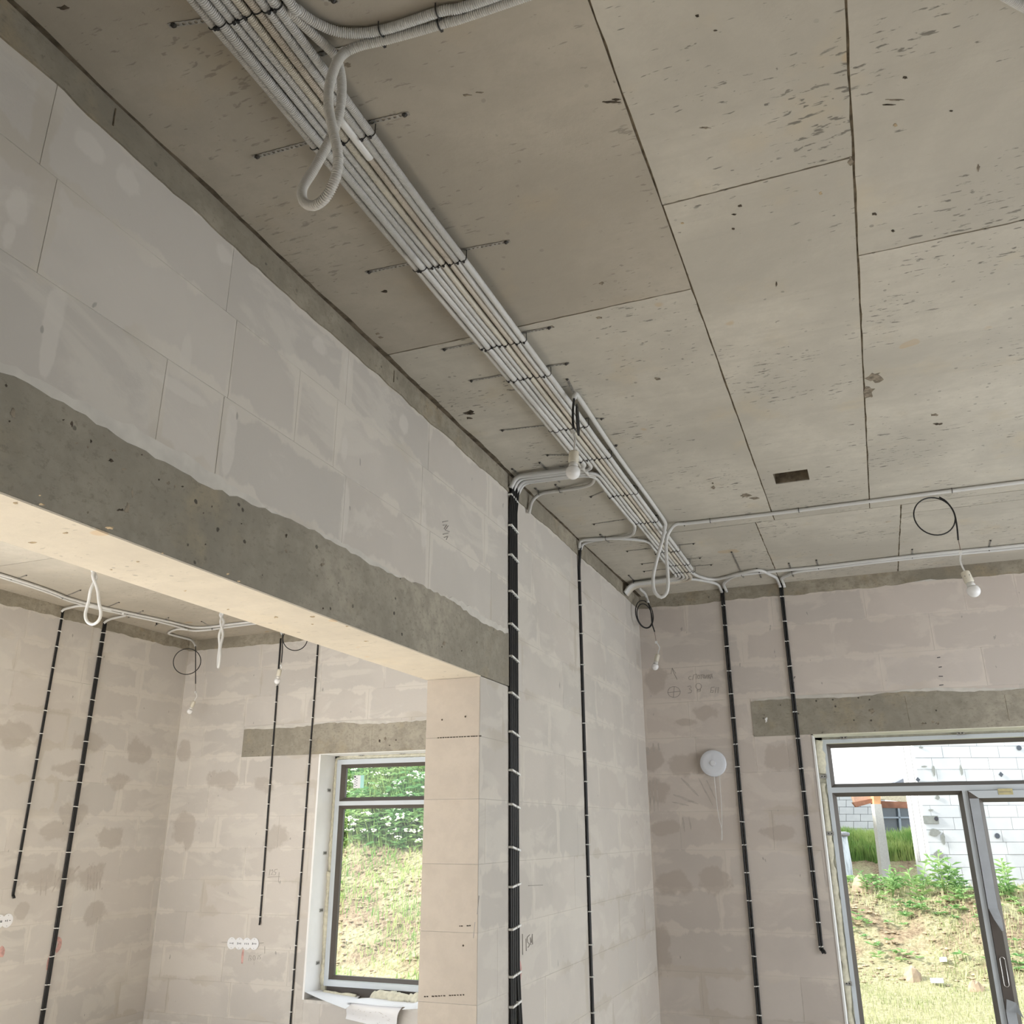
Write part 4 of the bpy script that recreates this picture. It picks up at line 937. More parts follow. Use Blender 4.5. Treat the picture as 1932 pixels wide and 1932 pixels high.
# rows of ties: image position of the left and right strap ends
rows_px = [((318, 48), (640, 2)), ((478, 297), (772, 214)), ((690, 514), (962, 455)), ((833, 660), (1042, 617)), ((884, 719), (1074, 685)), ((943, 812), (1140, 790)),
           ((1028, 858), (1165, 838)), ((1112, 938), (1192, 915)), ((1117, 989), (1234, 972)), ((1180, 1040), (1312, 1025)), ((1208, 1064), (1324, 1052)), ((1212, 1078), (1345, 1065))]
rows_y = []
for (a, b) in rows_px:
    pa, pb = ceil_pt(*a, .002), ceil_pt(*b, .002); rows_y.append((pa.y + pb.y) / 2)
rows_y[0] = 1.075; rows_y[6] = 3.60; rows_y[7] = 4.10
def wob(i, y, seed):
    ys = [-1.0, 0.0] + sorted(rows_y) + [6.5]
    for k in range(len(ys) - 1):
        if ys[k] <= y < ys[k + 1]:
            t = (y - ys[k]) / (ys[k + 1] - ys[k]); w = math.sin(math.pi * t); rr = random.Random(seed * 100 + k)
            return rr.uniform(-.0020, .0020) * w * min(1, (ys[k+1] - ys[k]) / .4), rr.uniform(-.0022, .0006) * w
    return 0, 0
def lane_run(i, y0, y1, step=.03, seed=None):
    n = max(2, int((y1 - y0) / step)); out = []
    for k in range(n + 1):
        y = y0 + (y1 - y0) * k / n; dx, dz = wob(i, y, seed if seed is not None else i); out.append(Vector((lane[i] + dx, y, BZ + (rad[i] - .010) * -1 + dz)))
    return out
def join(*runs):
    out = []
    for r_ in runs: out += [Vector(p) for p in r_]
    return out
G = 'conduits of the wide ceiling bundle'
W0 = XL + .016
Y0 = -1.6
# 0: outermost, turns to the wall and hangs over the ring beam with a torn end
c0 = join(lane_run(0, Y0, 3.80), smooth_path([lane_run(0, Y0, 3.80)[-1], ceil_pt(1122, 897, .025), ceil_pt(1112, 915, .022), ceil_pt(1060, 925, .014), ceil_pt(1022, 931, .014), on_x(1005, 944, XL + .03), on_x(1000, 958, XL + .02), on_x(998, 968, XL + .016)], .012)[1:])
conduit('outermost conduit of the bundle, bending to the wall and ending torn', c0, 'conduit_warm', rad[0], G)
for k, (i, yt, mt) in enumerate(((1, 3.70, 'conduit'), (2, 3.735, 'conduit'))):
    c = join(lane_run(i, Y0, 3.52), rounded_path([lane_run(i, Y0, 3.52)[-1], (lane[i], yt, BZ), (W0 + .03, yt, CEIL - .018), (W0, yt, CEIL - .075)], .07, .015)[1:])
    conduit(('thickest conduit of the bundle, second from the wall, turning to the black cable drop', 'third conduit of the bundle from the wall, turning to the black cable drop')[k], c, mt, rad[i], G)
# two that come from the cable drop and join the bundle going to the windows
xr = [.0098, .0098]
for k, (i, yt) in enumerate(((1, 3.795), (2, 3.77))):
    yend = 4.52 if k == 0 else 5.62 + .015
    c = rounded_path([(W0, yt, CEIL - .075), (W0 + .03, yt, CEIL - .018), (lane[i], yt, BZ + .002), (lane[i], yt + .2, BZ)], .075, .015)
    if k == 0: c = join(c, lane_run(i, yt + .22, 4.50, seed=31), smooth_path([(lane[i], 4.50, BZ), (lane[i] - .005, 4.62, BZ), ceil_pt(1190, 1010, .02), ceil_pt(1150, 1016, .015), ceil_pt(1112, 1018, .015), (W0 + .012, 4.79, CEIL - .02), (W0, 4.80, CEIL - .06)], .015)[1:])
    else: c = join(c, lane_run(i, yt + .22, 5.62, seed=32), rounded_path([(lane[i], 5.62, BZ), (lane[i], 5.80, BZ), (W0 + .05, 5.86, CEIL - .02), (W0, 5.86, CEIL - .08)], .09, .015)[1:])
    conduit(('conduit running from the black cable drop to the thin cable drop', 'conduit from the black cable drop to the room corner')[k], c, 'conduit', .0098, G)
c = smooth_path([(W0, 4.83, CEIL - .06), (W0 + .02, 4.84, CEIL - .02), ceil_pt(1140, 1017, .014), ceil_pt(1185, 1017, .014), ceil_pt(1222, 1022, .02), (lane[1], 5.06, BZ), (lane[1], 5.25, BZ)], .015)
c = join(c, lane_run(1, 5.27, 5.60, seed=33), rounded_path([(lane[1], 5.60, BZ), (lane[1], 5.78, BZ), (W0 + .05, 5.84, CEIL - .02), (W0, 5.84, CEIL - .08)], .08, .015)[1:])
conduit('conduit from the thin cable drop joining the bundle towards the corner', c, 'conduit', .0098, G)
ymat = {3: 'conduit', 4: 'conduit_old', 5: 'conduit_brown', 6: 'conduit', 7: 'conduit'}
for i in (3, 4, 5):
    ye = 5.63 + .014 * (i - 3)
    c = join(lane_run(i, Y0, ye), rounded_path([(lane[i], ye, BZ), (lane[i], ye + .20 + .004 * i, BZ - .002 * (i - 3)), (W0 + .05, 5.855 + .021 * (i - 2), CEIL - .02 - .004 * (i - 3)), (W0, 5.855 + .021 * (i - 2), CEIL - .085)], .10 + .02 * (i - 3), .015)[1:])
    conduit(('fourth conduit of the bundle from the wall, turning into the corner', 'yellowish conduit in the middle of the bundle', 'brownish conduit in the middle of the bundle')[i - 3], c, ymat[i], rad[i], G)
c = join(lane_run(6, Y0, 5.66), smooth_path([(lane[6], 5.66, BZ), ceil_pt(1294, 1090, .02), ceil_pt(1318, 1094, .015), ceil_pt(1340, 1098, .015), ceil_pt(1354, 1103, .015), on_y(1360, 1112, YF - .024), on_y(1362, 1118, YF - .016)], .014)[1:])
conduit('second conduit from the open ceiling side, leading to the nearer window wall cable drop', c, 'conduit', rad[6], G)
c = join(lane_run(7, Y0, 5.60), smooth_path([(lane[7], 5.60, BZ), ceil_pt(1303, 1078, .02), ceil_pt(1320, 1088, .015), ceil_pt(1350, 1093, .015), ceil_pt(1400, 1081, .015), ceil_pt(1432, 1076, .015), ceil_pt(1452, 1084, .015), ceil_pt(1464, 1090, .015), on_y(1470, 1100, YF - .024), on_y(1472, 1108, YF - .016)], .014)[1:])
conduit('bundle conduit on the open ceiling side, leading along the window wall', c, 'conduit', rad[7], G)
# runs along the window wall to the right
c = smooth_path([on_y(1371, 1117, YF - .016), on_y(1369, 1111, YF - .024), ceil_pt(1366, 1101, .015), ceil_pt(1380, 1090, .015), ceil_pt(1402, 1084, .013), ceil_pt(1470, 1077, .013), ceil_pt(1550, 1069, .013), ceil_pt(1740, 1047, .013), ceil_pt(1932, 1028, .013), (2.2, ceil_pt(1932, 1028).y - .02, CEIL - .013)], .02)
conduit('conduit from the nearer window wall cable drop running along the ceiling edge', c, 'conduit', .0104, 'conduits along the window wall')
c = smooth_path([on_y(1480, 1108, YF - .016), on_y(1478, 1099, YF - .024), ceil_pt(1475, 1091, .015), ceil_pt(1487, 1085, .015), ceil_pt(1503, 1079, .013), ceil_pt(1560, 1072, .013), ceil_pt(1740, 1051, .013), ceil_pt(1932, 1033, .013), (2.2, ceil_pt(1932, 1033).y - .02, CEIL - .013)], .02)
conduit('conduit from the second window wall cable drop running along the ceiling edge', c, 'conduit', .0104, 'conduits along the window wall')
# single run beside the bundle: from the hanging lamp, down into a loop, then right across the ceiling
sx = -.893
lt_ = on_y(1252, 1000, 4.70); lb_ = on_y(1246, 1127, 4.72)
c = smooth_path([on_y(1083, 752, 2.95), on_y(1085, 744, 2.96), ceil_pt(1090, 747, .016), ceil_pt(1100, 762, .014), ceil_pt(1160, 852, .014), ceil_pt(1213, 925, .014), ceil_pt(1240, 963, .016), ceil_pt(1254, 984, .02), on_y(1255, 994, 4.69),
                 on_y(1248, 1025, 4.69), on_y(1237, 1065, 4.70), on_y(1232, 1095, 4.71), on_y(1236, 1118, 4.72), on_y(1248, 1127, 4.73), on_y(1259, 1115, 4.73), on_y(1260, 1085, 4.72), on_y(1257, 1045, 4.72), on_y(1258, 1015, 4.72), on_y(1266, 998, 4.72), ceil_pt(1276, 989, .016), ceil_pt(1300, 987, .013), ceil_pt(1450, 970, .013), ceil_pt(1640, 946, .013), ceil_pt(1932, 909, .013), (2.4, 4.75, CEIL - .013)], .012)
conduit('single conduit beside the bundle, drooping in a loop then crossing the ceiling', c, 'conduit', .0102, 'looped conduits')
# top loop: two conduits leaving the bundle across the ceiling
c = smooth_path([(-.93, -1.0, BZ), (-.935, .5, BZ), ceil_pt(500, -20, .028), ceil_pt(552, 28, .022), ceil_pt(600, 73, .02), ceil_pt(630, 102, .022), on_y(640, 125, 1.25), on_y(645, 165, 1.26), on_y(639, 220, 1.265), on_y(619, 270, 1.265), on_y(592, 320, 1.26), on_y(571, 355, 1.25), on_y(573, 380, 1.24), on_y(592, 388, 1.23), on_y(615, 372, 1.22), on_y(633, 335, 1.21), on_y(638, 295, 1.205), on_y(628, 245, 1.20), on_y(620, 200, 1.20), on_y(622, 160, 1.205), on_y(634, 122, 1.21), ceil_pt(650, 100, .04), ceil_pt(680, 86, .026), ceil_pt(735, 73, .02), ceil_pt(830, 46, .016), ceil_pt(960, 4, .014), (.4, 1.275, CEIL - .014), (2.6, 1.29, CEIL - .014)], .008)
conduit('conduit hanging down in a large teardrop loop near the bundle top', c, 'conduit_warm', .0108, 'looped conduits', 2.9, 12)
c = smooth_path([(-.905, -1.0, BZ), (-.912, .5, BZ), ceil_pt(530, -20, .026), ceil_pt(560, 16, .02), ceil_pt(600, 45, .016), ceil_pt(650, 62, .015), ceil_pt(720, 57, .015), ceil_pt(830, 22, .014), ceil_pt(960, -16, .014), (.4, 1.235, CEIL - .014), (2.6, 1.25, CEIL - .014)], .01)
conduit('conduit curving away from the bundle across the ceiling above the teardrop loop', c, 'conduit', .0110, 'looped conduits', 2.9, 12)
c = smooth_path([ceil_pt(1700, -120, .013), ceil_pt(1909, 0, .013), ceil_pt(1932, 13, .013), ceil_pt(2250, 190, .013)], .02)
conduit('conduit crossing the top right picture corner', c, 'conduit', .0104, 'looped conduits')
conduit('short conduit stub feeding the small bulb in the room corner', smooth_path([ceil_pt(1232, 1098, .014), ceil_pt(1212, 1103, .014), ceil_pt(1207, 1110, .016), ceil_pt(1216, 1119, .03), on_y(1220, 1127, 6.17), on_y(1223, 1137, 6.15)], .012), 'conduit', .0100, 'conduits along the window wall')
# next room
GR = 'conduits on the next room ceiling'
run1 = [(-5.25, 1.0, CEIL - .013), ceil_pt(0, 1088, .013), ceil_pt(150, 1139, .013), ceil_pt(300, 1173, .013), ceil_pt(335, 1182, .013), ceil_pt(360, 1189, .013), ceil_pt(385, 1189, .013), ceil_pt(430, 1183, .013), ceil_pt(500, 1174, .013), (-3.6, 5.84, CEIL - .013), (-1.8, 5.84, CEIL - .013)]
conduit('conduit nearest the side wall, rounding the corner of the next room ceiling', smooth_path(run1, .02), 'conduit', .0105, GR)
run2 = [(-5.20, 1.0, CEIL - .013), ceil_pt(0, 1083.5, .013), ceil_pt(150, 1134.5, .013), ceil_pt(300, 1168.5, .013), ceil_pt(340, 1178, .013), ceil_pt(365, 1183.5, .013), ceil_pt(390, 1183.5, .013), ceil_pt(430, 1178.5, .013), ceil_pt(500, 1170, .013), (-3.6, 5.79, CEIL - .013), (-1.8, 5.79, CEIL - .013)]
conduit('inner conduit of the pair rounding the next room corner', smooth_path(run2, .02), 'conduit', .0105, GR)
conduit('short conduit branch ending at the thin cable of the side wall', smooth_path([on_x(116, 1154, XS + .014), on_x(120, 1150, XS + .02), ceil_pt(130, 1147, .02), ceil_pt(150, 1143, .013), ceil_pt(185, 1145, .013), ceil_pt(210, 1151, .02)], .015), 'conduit', .0100, GR)
conduit('short conduit branch ending at the thick cable of the side wall', smooth_path([on_x(196, 1176, XS + .014), on_x(200, 1172, XS + .02), ceil_pt(212, 1167, .02), ceil_pt(230, 1163, .014), ceil_pt(238, 1160, .014), ceil_pt(232, 1157, .024)], .015), 'conduit', .0100, GR)
conduit('short conduit branch feeding the corner lamp of the next room', smooth_path([ceil_pt(355, 1188, .024), ceil_pt(335, 1187, .014), ceil_pt(318, 1194, .014), ceil_pt(326, 1198, .014), ceil_pt(345, 1203, .014), ceil_pt(360, 1207, .016), on_y(366, 1213, 6.14), on_y(369, 1219, 6.11)], .012), 'conduit', .0100, GR)
conduit('short conduit feeding the lamp under the beam in the next room', smooth_path([(-4.2, 5.90, CEIL - .014), ceil_pt(515, 1181, .014), on_y(526, 1187, 6.05), on_y(533, 1197, 6.04)], .012), 'conduit', .0100, GR)
def tear(top, bot, w, ax, tw=.3):
    ax = Vector(ax).normalized(); h = top.z - bot.z; o = []
    for (t, k) in ((0, .10), (.2, .06), (.42, -.22), (.62, -.62), (.82, -.95), (.94, -.72), (1.0, -.05), (.95, .68), (.83, .95), (.63, .66), (.42, .26), (.2, -.04), (0, -.12)):
        o.append(top.lerp(bot, t) + ax * (w * .5 * k) + Vector((-ax.y, ax.x, 0)) * (.012 * (1 if k > 0 else -1) if t < .5 else 0))
    return o
T = ceil_pt(179, 1066, .02); B = on_y(175, 1178, T.y)
tp = tear(T, B, .125, (1, .1, 0)); conduit('pale conduit loop hanging by the side wall of the next room', smooth_path([T + Vector((.6, .05, .005))] + tp + [T + Vector((-.02, -.25, .006)), T + Vector((-.03, -.9, .006))], .014), 'conduit', .0102, 'looped conduits')
T = ceil_pt(421, 1153, .02); B = on_y(412, 1259, T.y)
tp = tear(T, B, .085, (.75, -.66, 0)); conduit('narrow conduit loop hanging near the window of the next room', smooth_path([T + Vector((.6, .05, .005))] + tp + [T + Vector((-.02, -.25, .006)), T + Vector((-.03, -.9, .006))], .014), 'conduit', .0102, 'looped conduits')
# white sleeve slipped over the brownish conduit
sl = MB(); a_ = Vector((lane[5], 1.36, BZ)); sl.tube([Vector((lane[5] + .001, 1.385 + k * .03, BZ - .002)) for k in range(6)], .0118, 12); tag(sl.build('joint_sleeve', M['white_pvc'], None, True), 'smooth white joint sleeve on the brownish conduit by the teardrop loop', 'sleeve')

# ---------------------------------------------------------------- perforated straps with black ties
def band(p, q, w=.0125, pitch=.013, holes=True):
    """perforated steel tape lying against the ceiling"""
    p, q = Vector(p), Vector(q); d = q - p; L = d.length; d.normalize(); s = Vector((-d.y, d.x, 0)).normalized(); n = max(1, int(L / pitch)); mb = MB()
    for i in range(n):
        c = p + d * (i + .5) * (L / n); h = L / n / 2
        out = []; inn = []
        for k in range(8):
            a = math.pi / 4 * k; ca, sa = math.cos(a), math.sin(a); m = max(abs(ca), abs(sa))
            out.append(c + d * (ca / m * h) + s * (sa / m * w * .5 * (1.0 if k % 2 == 0 else .78))); inn.append(c + d * (ca * h * .55) + s * (sa * h * .55))
        b = len(mb.v); mb.v += [tuple(v) for v in out] + [tuple(v) for v in inn]
        for k in range(8): j = (k + 1) % 8; mb.f.append((b + k, b + j, b + 8 + j, b + 8 + k))
        b2 = len(mb.v); mb.v += [(v[0], v[1], v[2] - .0012) for v in mb.v[b:b + 16]]
        for k in range(8): j = (k + 1) % 8; mb.f.append((b2 + k, b2 + 8 + k, b2 + 8 + j, b2 + j)); mb.f.append((b + k, b2 + k, b2 + j, b + j)); mb.f.append((b + 8 + k, b + 8 + j, b2 + 8 + j, b2 + 8 + k))
    return mb
def screw(parent, p, r=.0042):
    mb = MB(); mb.lathe([(r * 1.6, 0), (r * 1.6, -.0015), (r, -.002), (r * .8, -.006), (r * .3, -.007)], 10, Matrix.Translation(p)); part(mb, 'screw', M['screw'], parent, True)
def tie_loop(parent, x, y, z, r, top, dy=0, tail=True, seed=0):
    rnd = random.Random(seed); mb = MB(); P = [Vector((x - r - .001, y, top))]
    for k in range(9):
        a = math.pi + math.pi * k / 8; P.append(Vector((x + (r + .0012) * math.cos(a), y + dy * (k / 8 - .5), z + (r + .0012) * math.sin(a))))
    P.append(Vector((x + r + .001, y + dy * .5, top))); mb.tube(P, .0013, 5)
    if tail:
        k = Vector((x + rnd.uniform(-.8, .8) * r, y, z - r - .002)); mb.box(k - Vector((.0028, .0035, .0028)), k + Vector((.0028, .0035, .0022)))
        if rnd.random() < .5: mb.tube([k, k + Vector((rnd.uniform(-.004, .006), rnd.uniform(-.012, -.004), -.005))], .0011, 4)
    part(mb, 'cable_tie', M['tie'], parent)
def strap_row(k, a, b):
    pa, pb = ceil_pt(*a, .0015), ceil_pt(*b, .0015); y = rows_y[k]
    t = thing('perforated_strap', f'perforated steel strap with black ties under the bundle, {ORD[k]} row from the picture top', 'strap', (lane[3], y, CEIL), 'straps across the ceiling bundle')
    ml = Vector((lane[0] - .012, y, CEIL - .0015)); mr = Vector((lane[7] + .014, y, CEIL - .0015))
    for p, q in ((pa, ml), (ml, mr), (mr, pb)):
        if (q - p).length > .02: part(band(p, q), 'band', M['steel'], t)
    for p, q in ((pa, ml), (pb, mr)): screw(t, p + (q - p).normalized() * .012 + Vector((0, 0, -.001)))
    present = range(8)
    if y > 3.6: present = [1, 2, 3, 4, 5, 6, 7]
    if 4.5 < y < 5.1: present = [2, 3, 4, 5, 6, 7]
    rnd = random.Random(k)
    for i in present: tie_loop(t, lane[i], y + (i - 3.5) * .0015 + rnd.uniform(-.003, .003), BZ - (rad[i] - .010), rad[i], CEIL - .003, rnd.uniform(-.006, .006), rnd.random() < .75, k * 10 + i)
for k, (a, b) in enumerate(rows_px): strap_row(k, a, b)
# short straps on single runs
def short_strap(a, b, tie, label, tie_r=.011, grp='short straps on single conduits'):
    pa, pb = ceil_pt(*a, .0015), ceil_pt(*b, .0015); t = thing('short_strap', label, 'strap', (pa.x, pa.y, CEIL), grp)
    part(band(pa, pb), 'band', M['steel'], t); screw(t, pa + Vector((0, 0, -.001)), .0036)
    if tie:
        c = ceil_pt(*tie, .013); d = (pb - pa).normalized(); mb = MB(); P = []
        for k in range(9): w = math.pi * k / 8; P.append(c - d * (math.cos(w) * (tie_r + .0015)) + Vector((0, 0, -math.sin(w) * (tie_r + .0015))))
        P = [P[0] + Vector((0, 0, .011))] + P + [P[-1] + Vector((0, 0, .011))]; mb.tube(P, .0015, 5); e = P[-2]; mb.box(e - Vector((.004, .004, .003)), e + Vector((.004, .004, .003))); part(mb, 'cable_tie', M['tie'], t)
for (a, b, c, lb) in (((1380, 1041), (1403, 1090), (1399, 1084), 'short strap holding the run beside the nearer window wall cable drop'), ((1428, 1072), (1436, 1090), (1432, 1078), 'short strap where the run branches to the second window wall cable drop'), ((1488, 1062), (1497, 1088), (1494, 1080), 'short strap just past the second window wall cable drop'),
                      ((1540, 1056), (1546, 1076), (1544, 1071), 'short strap on the edge run above the lintel'), ((1721, 1036), (1722, 1056), (1721, 1050), 'short strap on the edge run under the ring-coiled lamp cable'), ((1869, 1019), (1863, 1042), (1866, 1036), 'short strap on the edge run nearest the picture edge'),
                      ((1070, 715), (1084, 744), None, 'short strap holding the end of the single conduit at the near lamp'), ((1018, 872), (1056, 910), (1040, 893), 'slanting strap over the conduits turning to the black cable drop'), ((966, 884), (1000, 914), (985, 902), 'strap next to the wall over the conduits of the black cable drop'),
                      ((1010, 921), (1020, 932), (1017, 930), 'strap by the wall on the torn conduit end'), ((1048, 914), (1060, 930), (1056, 925), 'middle strap on the torn conduit'), ((1132, 1008), (1150, 1024), (1143, 1016), 'strap on the branch to the thin cable drop'),
                      ((1186, 1085), (1198, 1098), (1195, 1097), 'strap in the room corner where the bundle ends'), ((590, 106), (736, 70), None, 'perforated strap above the teardrop loop'),
                      ((50, 1085), (18, 1097), (22, 1091), 'strap on the next room run nearest the picture edge'), ((152, 1113), (115, 1129), (118, 1127), 'strap on the next room run above the thin side wall cable'), ((225, 1136), (188, 1152), (192, 1149), 'strap on the next room run by the pale loop'), ((270, 1152), (240, 1166), (244, 1162), 'strap on the next room run past the pale loop'),
                      ((318, 1165), (292, 1181), (296, 1176), 'strap on the next room run before the corner'), ((380, 1172), (410, 1190), (400, 1186), 'strap on the next room run after the corner')):
    short_strap(a, b, c, lb)
# ties directly round the ceiling run
tr = thing('run_clip', 'black tie clips spaced along the conduit crossing the ceiling', 'clip', (0, 4.73, CEIL))
for u, v in ((1291, 989), (1340, 983), (1507, 963), (1640, 947), (1796, 926)):
    c = ceil_pt(u, v, .013); mb = MB(); P = [c + Vector((0, -math.cos(math.pi * k / 8) * .0118, -math.sin(math.pi * k / 8) * .0118)) for k in range(9)]; P = [P[0] + Vector((0, 0, .012))] + P + [P[-1] + Vector((0, 0, .012))]; mb.tube(P, .0017, 5); part(mb, 'cable_tie', M['tie'], tr)

tr = thing('pair_clip', 'black ties round the two conduits leaving the bundle across the ceiling', 'clip', ceil_pt(720, 65, 0))
for u, v, k in ((719, 57, .011), (721, 76, .0108), (826, 23, .011), (829, 46, .0108)):
    c = ceil_pt(u, v, .0155); mb = MB(); P = [c + Vector((0, -math.cos(math.pi * i / 8) * (k + .0015), -math.sin(math.pi * i / 8) * (k + .0015))) for i in range(9)]; P = [P[0] + Vector((0, 0, .012))] + P + [P[-1] + Vector((0, 0, .012))]; mb.tube(P, .0016, 5); e = P[-3]; mb.box(e - Vector((.003, .003, .003)), e + Vector((.003, .003, .003))); part(mb, 'cable_tie', M['tie'], tr)
# ---------------------------------------------------------------- black cable drops on the walls
def cable_drop(label, wall, a, z1, z0, n, pitch, r, tie_px, u_tie, width=None, end=None, split=None, seed=0, tilt=0.0):
    """wall: 'L' dividing wall, 'F' window wall, 'S' side wall; a: position along the wall"""
    rnd = random.Random(seed)
    def P(s, z, d): return {'L': Vector((XL + d, s, z)), 'F': Vector((s, YF - d, z)), 'S': Vector((XS + d, s, z))}[wall]
    t = thing('cable_drop', label, 'cable', P(a, z1, 0), 'black cable drops on the walls')
    for i in range(n):
        pts = []; nn = max(6, int((z1 - z0) / .12)); off = (i - (n - 1) / 2) * pitch; ph = rnd.uniform(0, 6); zz = z0 - rnd.uniform(0, .01)
        for k in range(nn + 1):
            z = z1 + (zz - z1) * k / nn; s = a + off + math.sin(ph + k * .7) * pitch * .05 + tilt * (z1 - z)
            if split and z < split[0] and i >= n - split[1]: s += min(.05, (split[0] - z) * .16)
            d = r + .002 + (.5 * r if (i % 2 and n > 4) else 0)
            if k == 0 and wall == 'L': d += .012
            pts.append(P(s, z, d))
        if end: e0 = a + off + tilt * (z1 - zz); pts += [P(e0 + end[0] * .5, zz - .012, r + .006), P(e0 + end[0], zz - .028, r + .014)]
        mb = MB(); mb.tube(smooth_path(pts, .05) if n <= 4 else pts, r, 7); part(mb, 'cable', M['black'], t, True)
    w = (n - 1) * pitch / 2 + r + .0015
    for k, v in enumerate(tie_px):
        z = {'L': lambda: on_x(u_tie, v, XL + .012).z, 'F': lambda: on_y(u_tie, v, YF - .01).z, 'S': lambda: on_x(u_tie, v, XS + .01).z}[wall]()
        s = a + tilt * (z1 - z); h = .0028 if n < 6 else .0042; dep = 2 * r + .006 + (.5 * r if n > 4 else 0)
        groups = [(-w, w)]
        if wall == 'F' and n == 2 and rnd.random() < .65: groups = [(-w, -.0015), (.0015, w)]
        sk = rnd.uniform(-.002, .002) if n < 6 else -.008 * (1 if z > K - .2 else -.6)
        for g0, g1 in groups:
            mb = MB(); dz = rnd.uniform(-.0015, .0015); 
            q = [P(s + g0, z + h - sk + dz, .001), P(s + g1, z + h + sk + dz, .001), P(s + g1, z - h + sk + dz, .001), P(s + g0, z - h - sk + dz, .001)]
            nv = P(0, 0, 1) - P(0, 0, 0); mb.prism(q if wall != 'F' else q[::-1], nv * dep); part(mb, 'white_tie', M['white_tie'], t)
            lump = MB(); c = (q[0] + q[2]) / 2 + nv * (dep + .001); lump.box(c - Vector((.003, .003, .003)), c + Vector((.003, .003, .003))); part(lump, 'tie_head', M['white_tie'], t)
    return t
cable_drop('widest bundle of black cables beside the end of the beam', 'L', 3.747, CEIL - .055, .03, 8, .0112, .0062, (942, 1000, 1055, 1122, 1183, 1244, 1313, 1385, 1457, 1521, 1601, 1670, 1750, 1839, 1895), 970, split=(K - .56, 3), seed=1)
cable_drop('thin black cable pair in the middle of the sunlit dividing wall', 'L', 4.815, CEIL - .05, .03, 2, .012, .0062, (1051, 1107, 1151, 1202, 1259, 1308, 1366, 1419, 1475, 1538, 1594, 1654, 1721, 1785, 1848, 1917), 1108, seed=2)
cable_drop('black cable pair on the window wall running past the white ventilator', 'F', -.873, on_y(1362, 1118, YF).z + .02, .03, 2, .0155, .0068, (1140, 1178, 1218, 1265, 1308, 1354, 1404, 1447, 1493, 1550, 1594, 1646, 1699, 1750, 1803, 1859, 1913), 1395, seed=3)
cable_drop('black cable pair ending beside the glazed door frame', 'F', -.462, on_y(1473, 1106, YF).z + .02, on_y(1549, 1788, YF).z, 2, .0140, .0068, (1123, 1170, 1208, 1256, 1307, 1343, 1393, 1450, 1493, 1539, 1597, 1643, 1695, 1739, 1784), 1510, end=(.016, 0), seed=4)
cable_drop('single black cable ending above the round white tags', 'F', -4.690, CEIL - .06, on_y(490, 1735, YF).z, 1, .012, .0072, (1294, 1326, 1362, 1407, 1448, 1480, 1517, 1565, 1598, 1644, 1689, 1730), 510, end=(.006, 0), seed=5, tilt=.017)
cable_drop('black cable beside the window of the next room', 'F', -4.301, CEIL - .06, .03, 1, .012, .0070, (1239, 1280, 1323, 1355, 1397, 1442, 1476, 1524, 1568, 1602, 1646, 1691, 1737, 1784, 1830, 1869, 1911), 575, seed=6)
cable_drop('thin black cable on the side wall of the next room', 'S', 4.882, on_x(118, 1152, XS).z, on_x(26, 1686, XS).z, 2, .011, .0055, (1157, 1182, 1213, 1255, 1301, 1339, 1384, 1433, 1472, 1516, 1564, 1605, 1658), 75, end=(.004, 0), seed=7)
cable_drop('thick black cable bundle on the side wall of the next room', 'S', 5.300, on_x(197, 1176, XS).z, .03, 3, .0125, .0068, (1180, 1199, 1229, 1272, 1315, 1348, 1397, 1441, 1476, 1522, 1570, 1608, 1657, 1708, 1747, 1798, 1849, 1892), 140, seed=8)

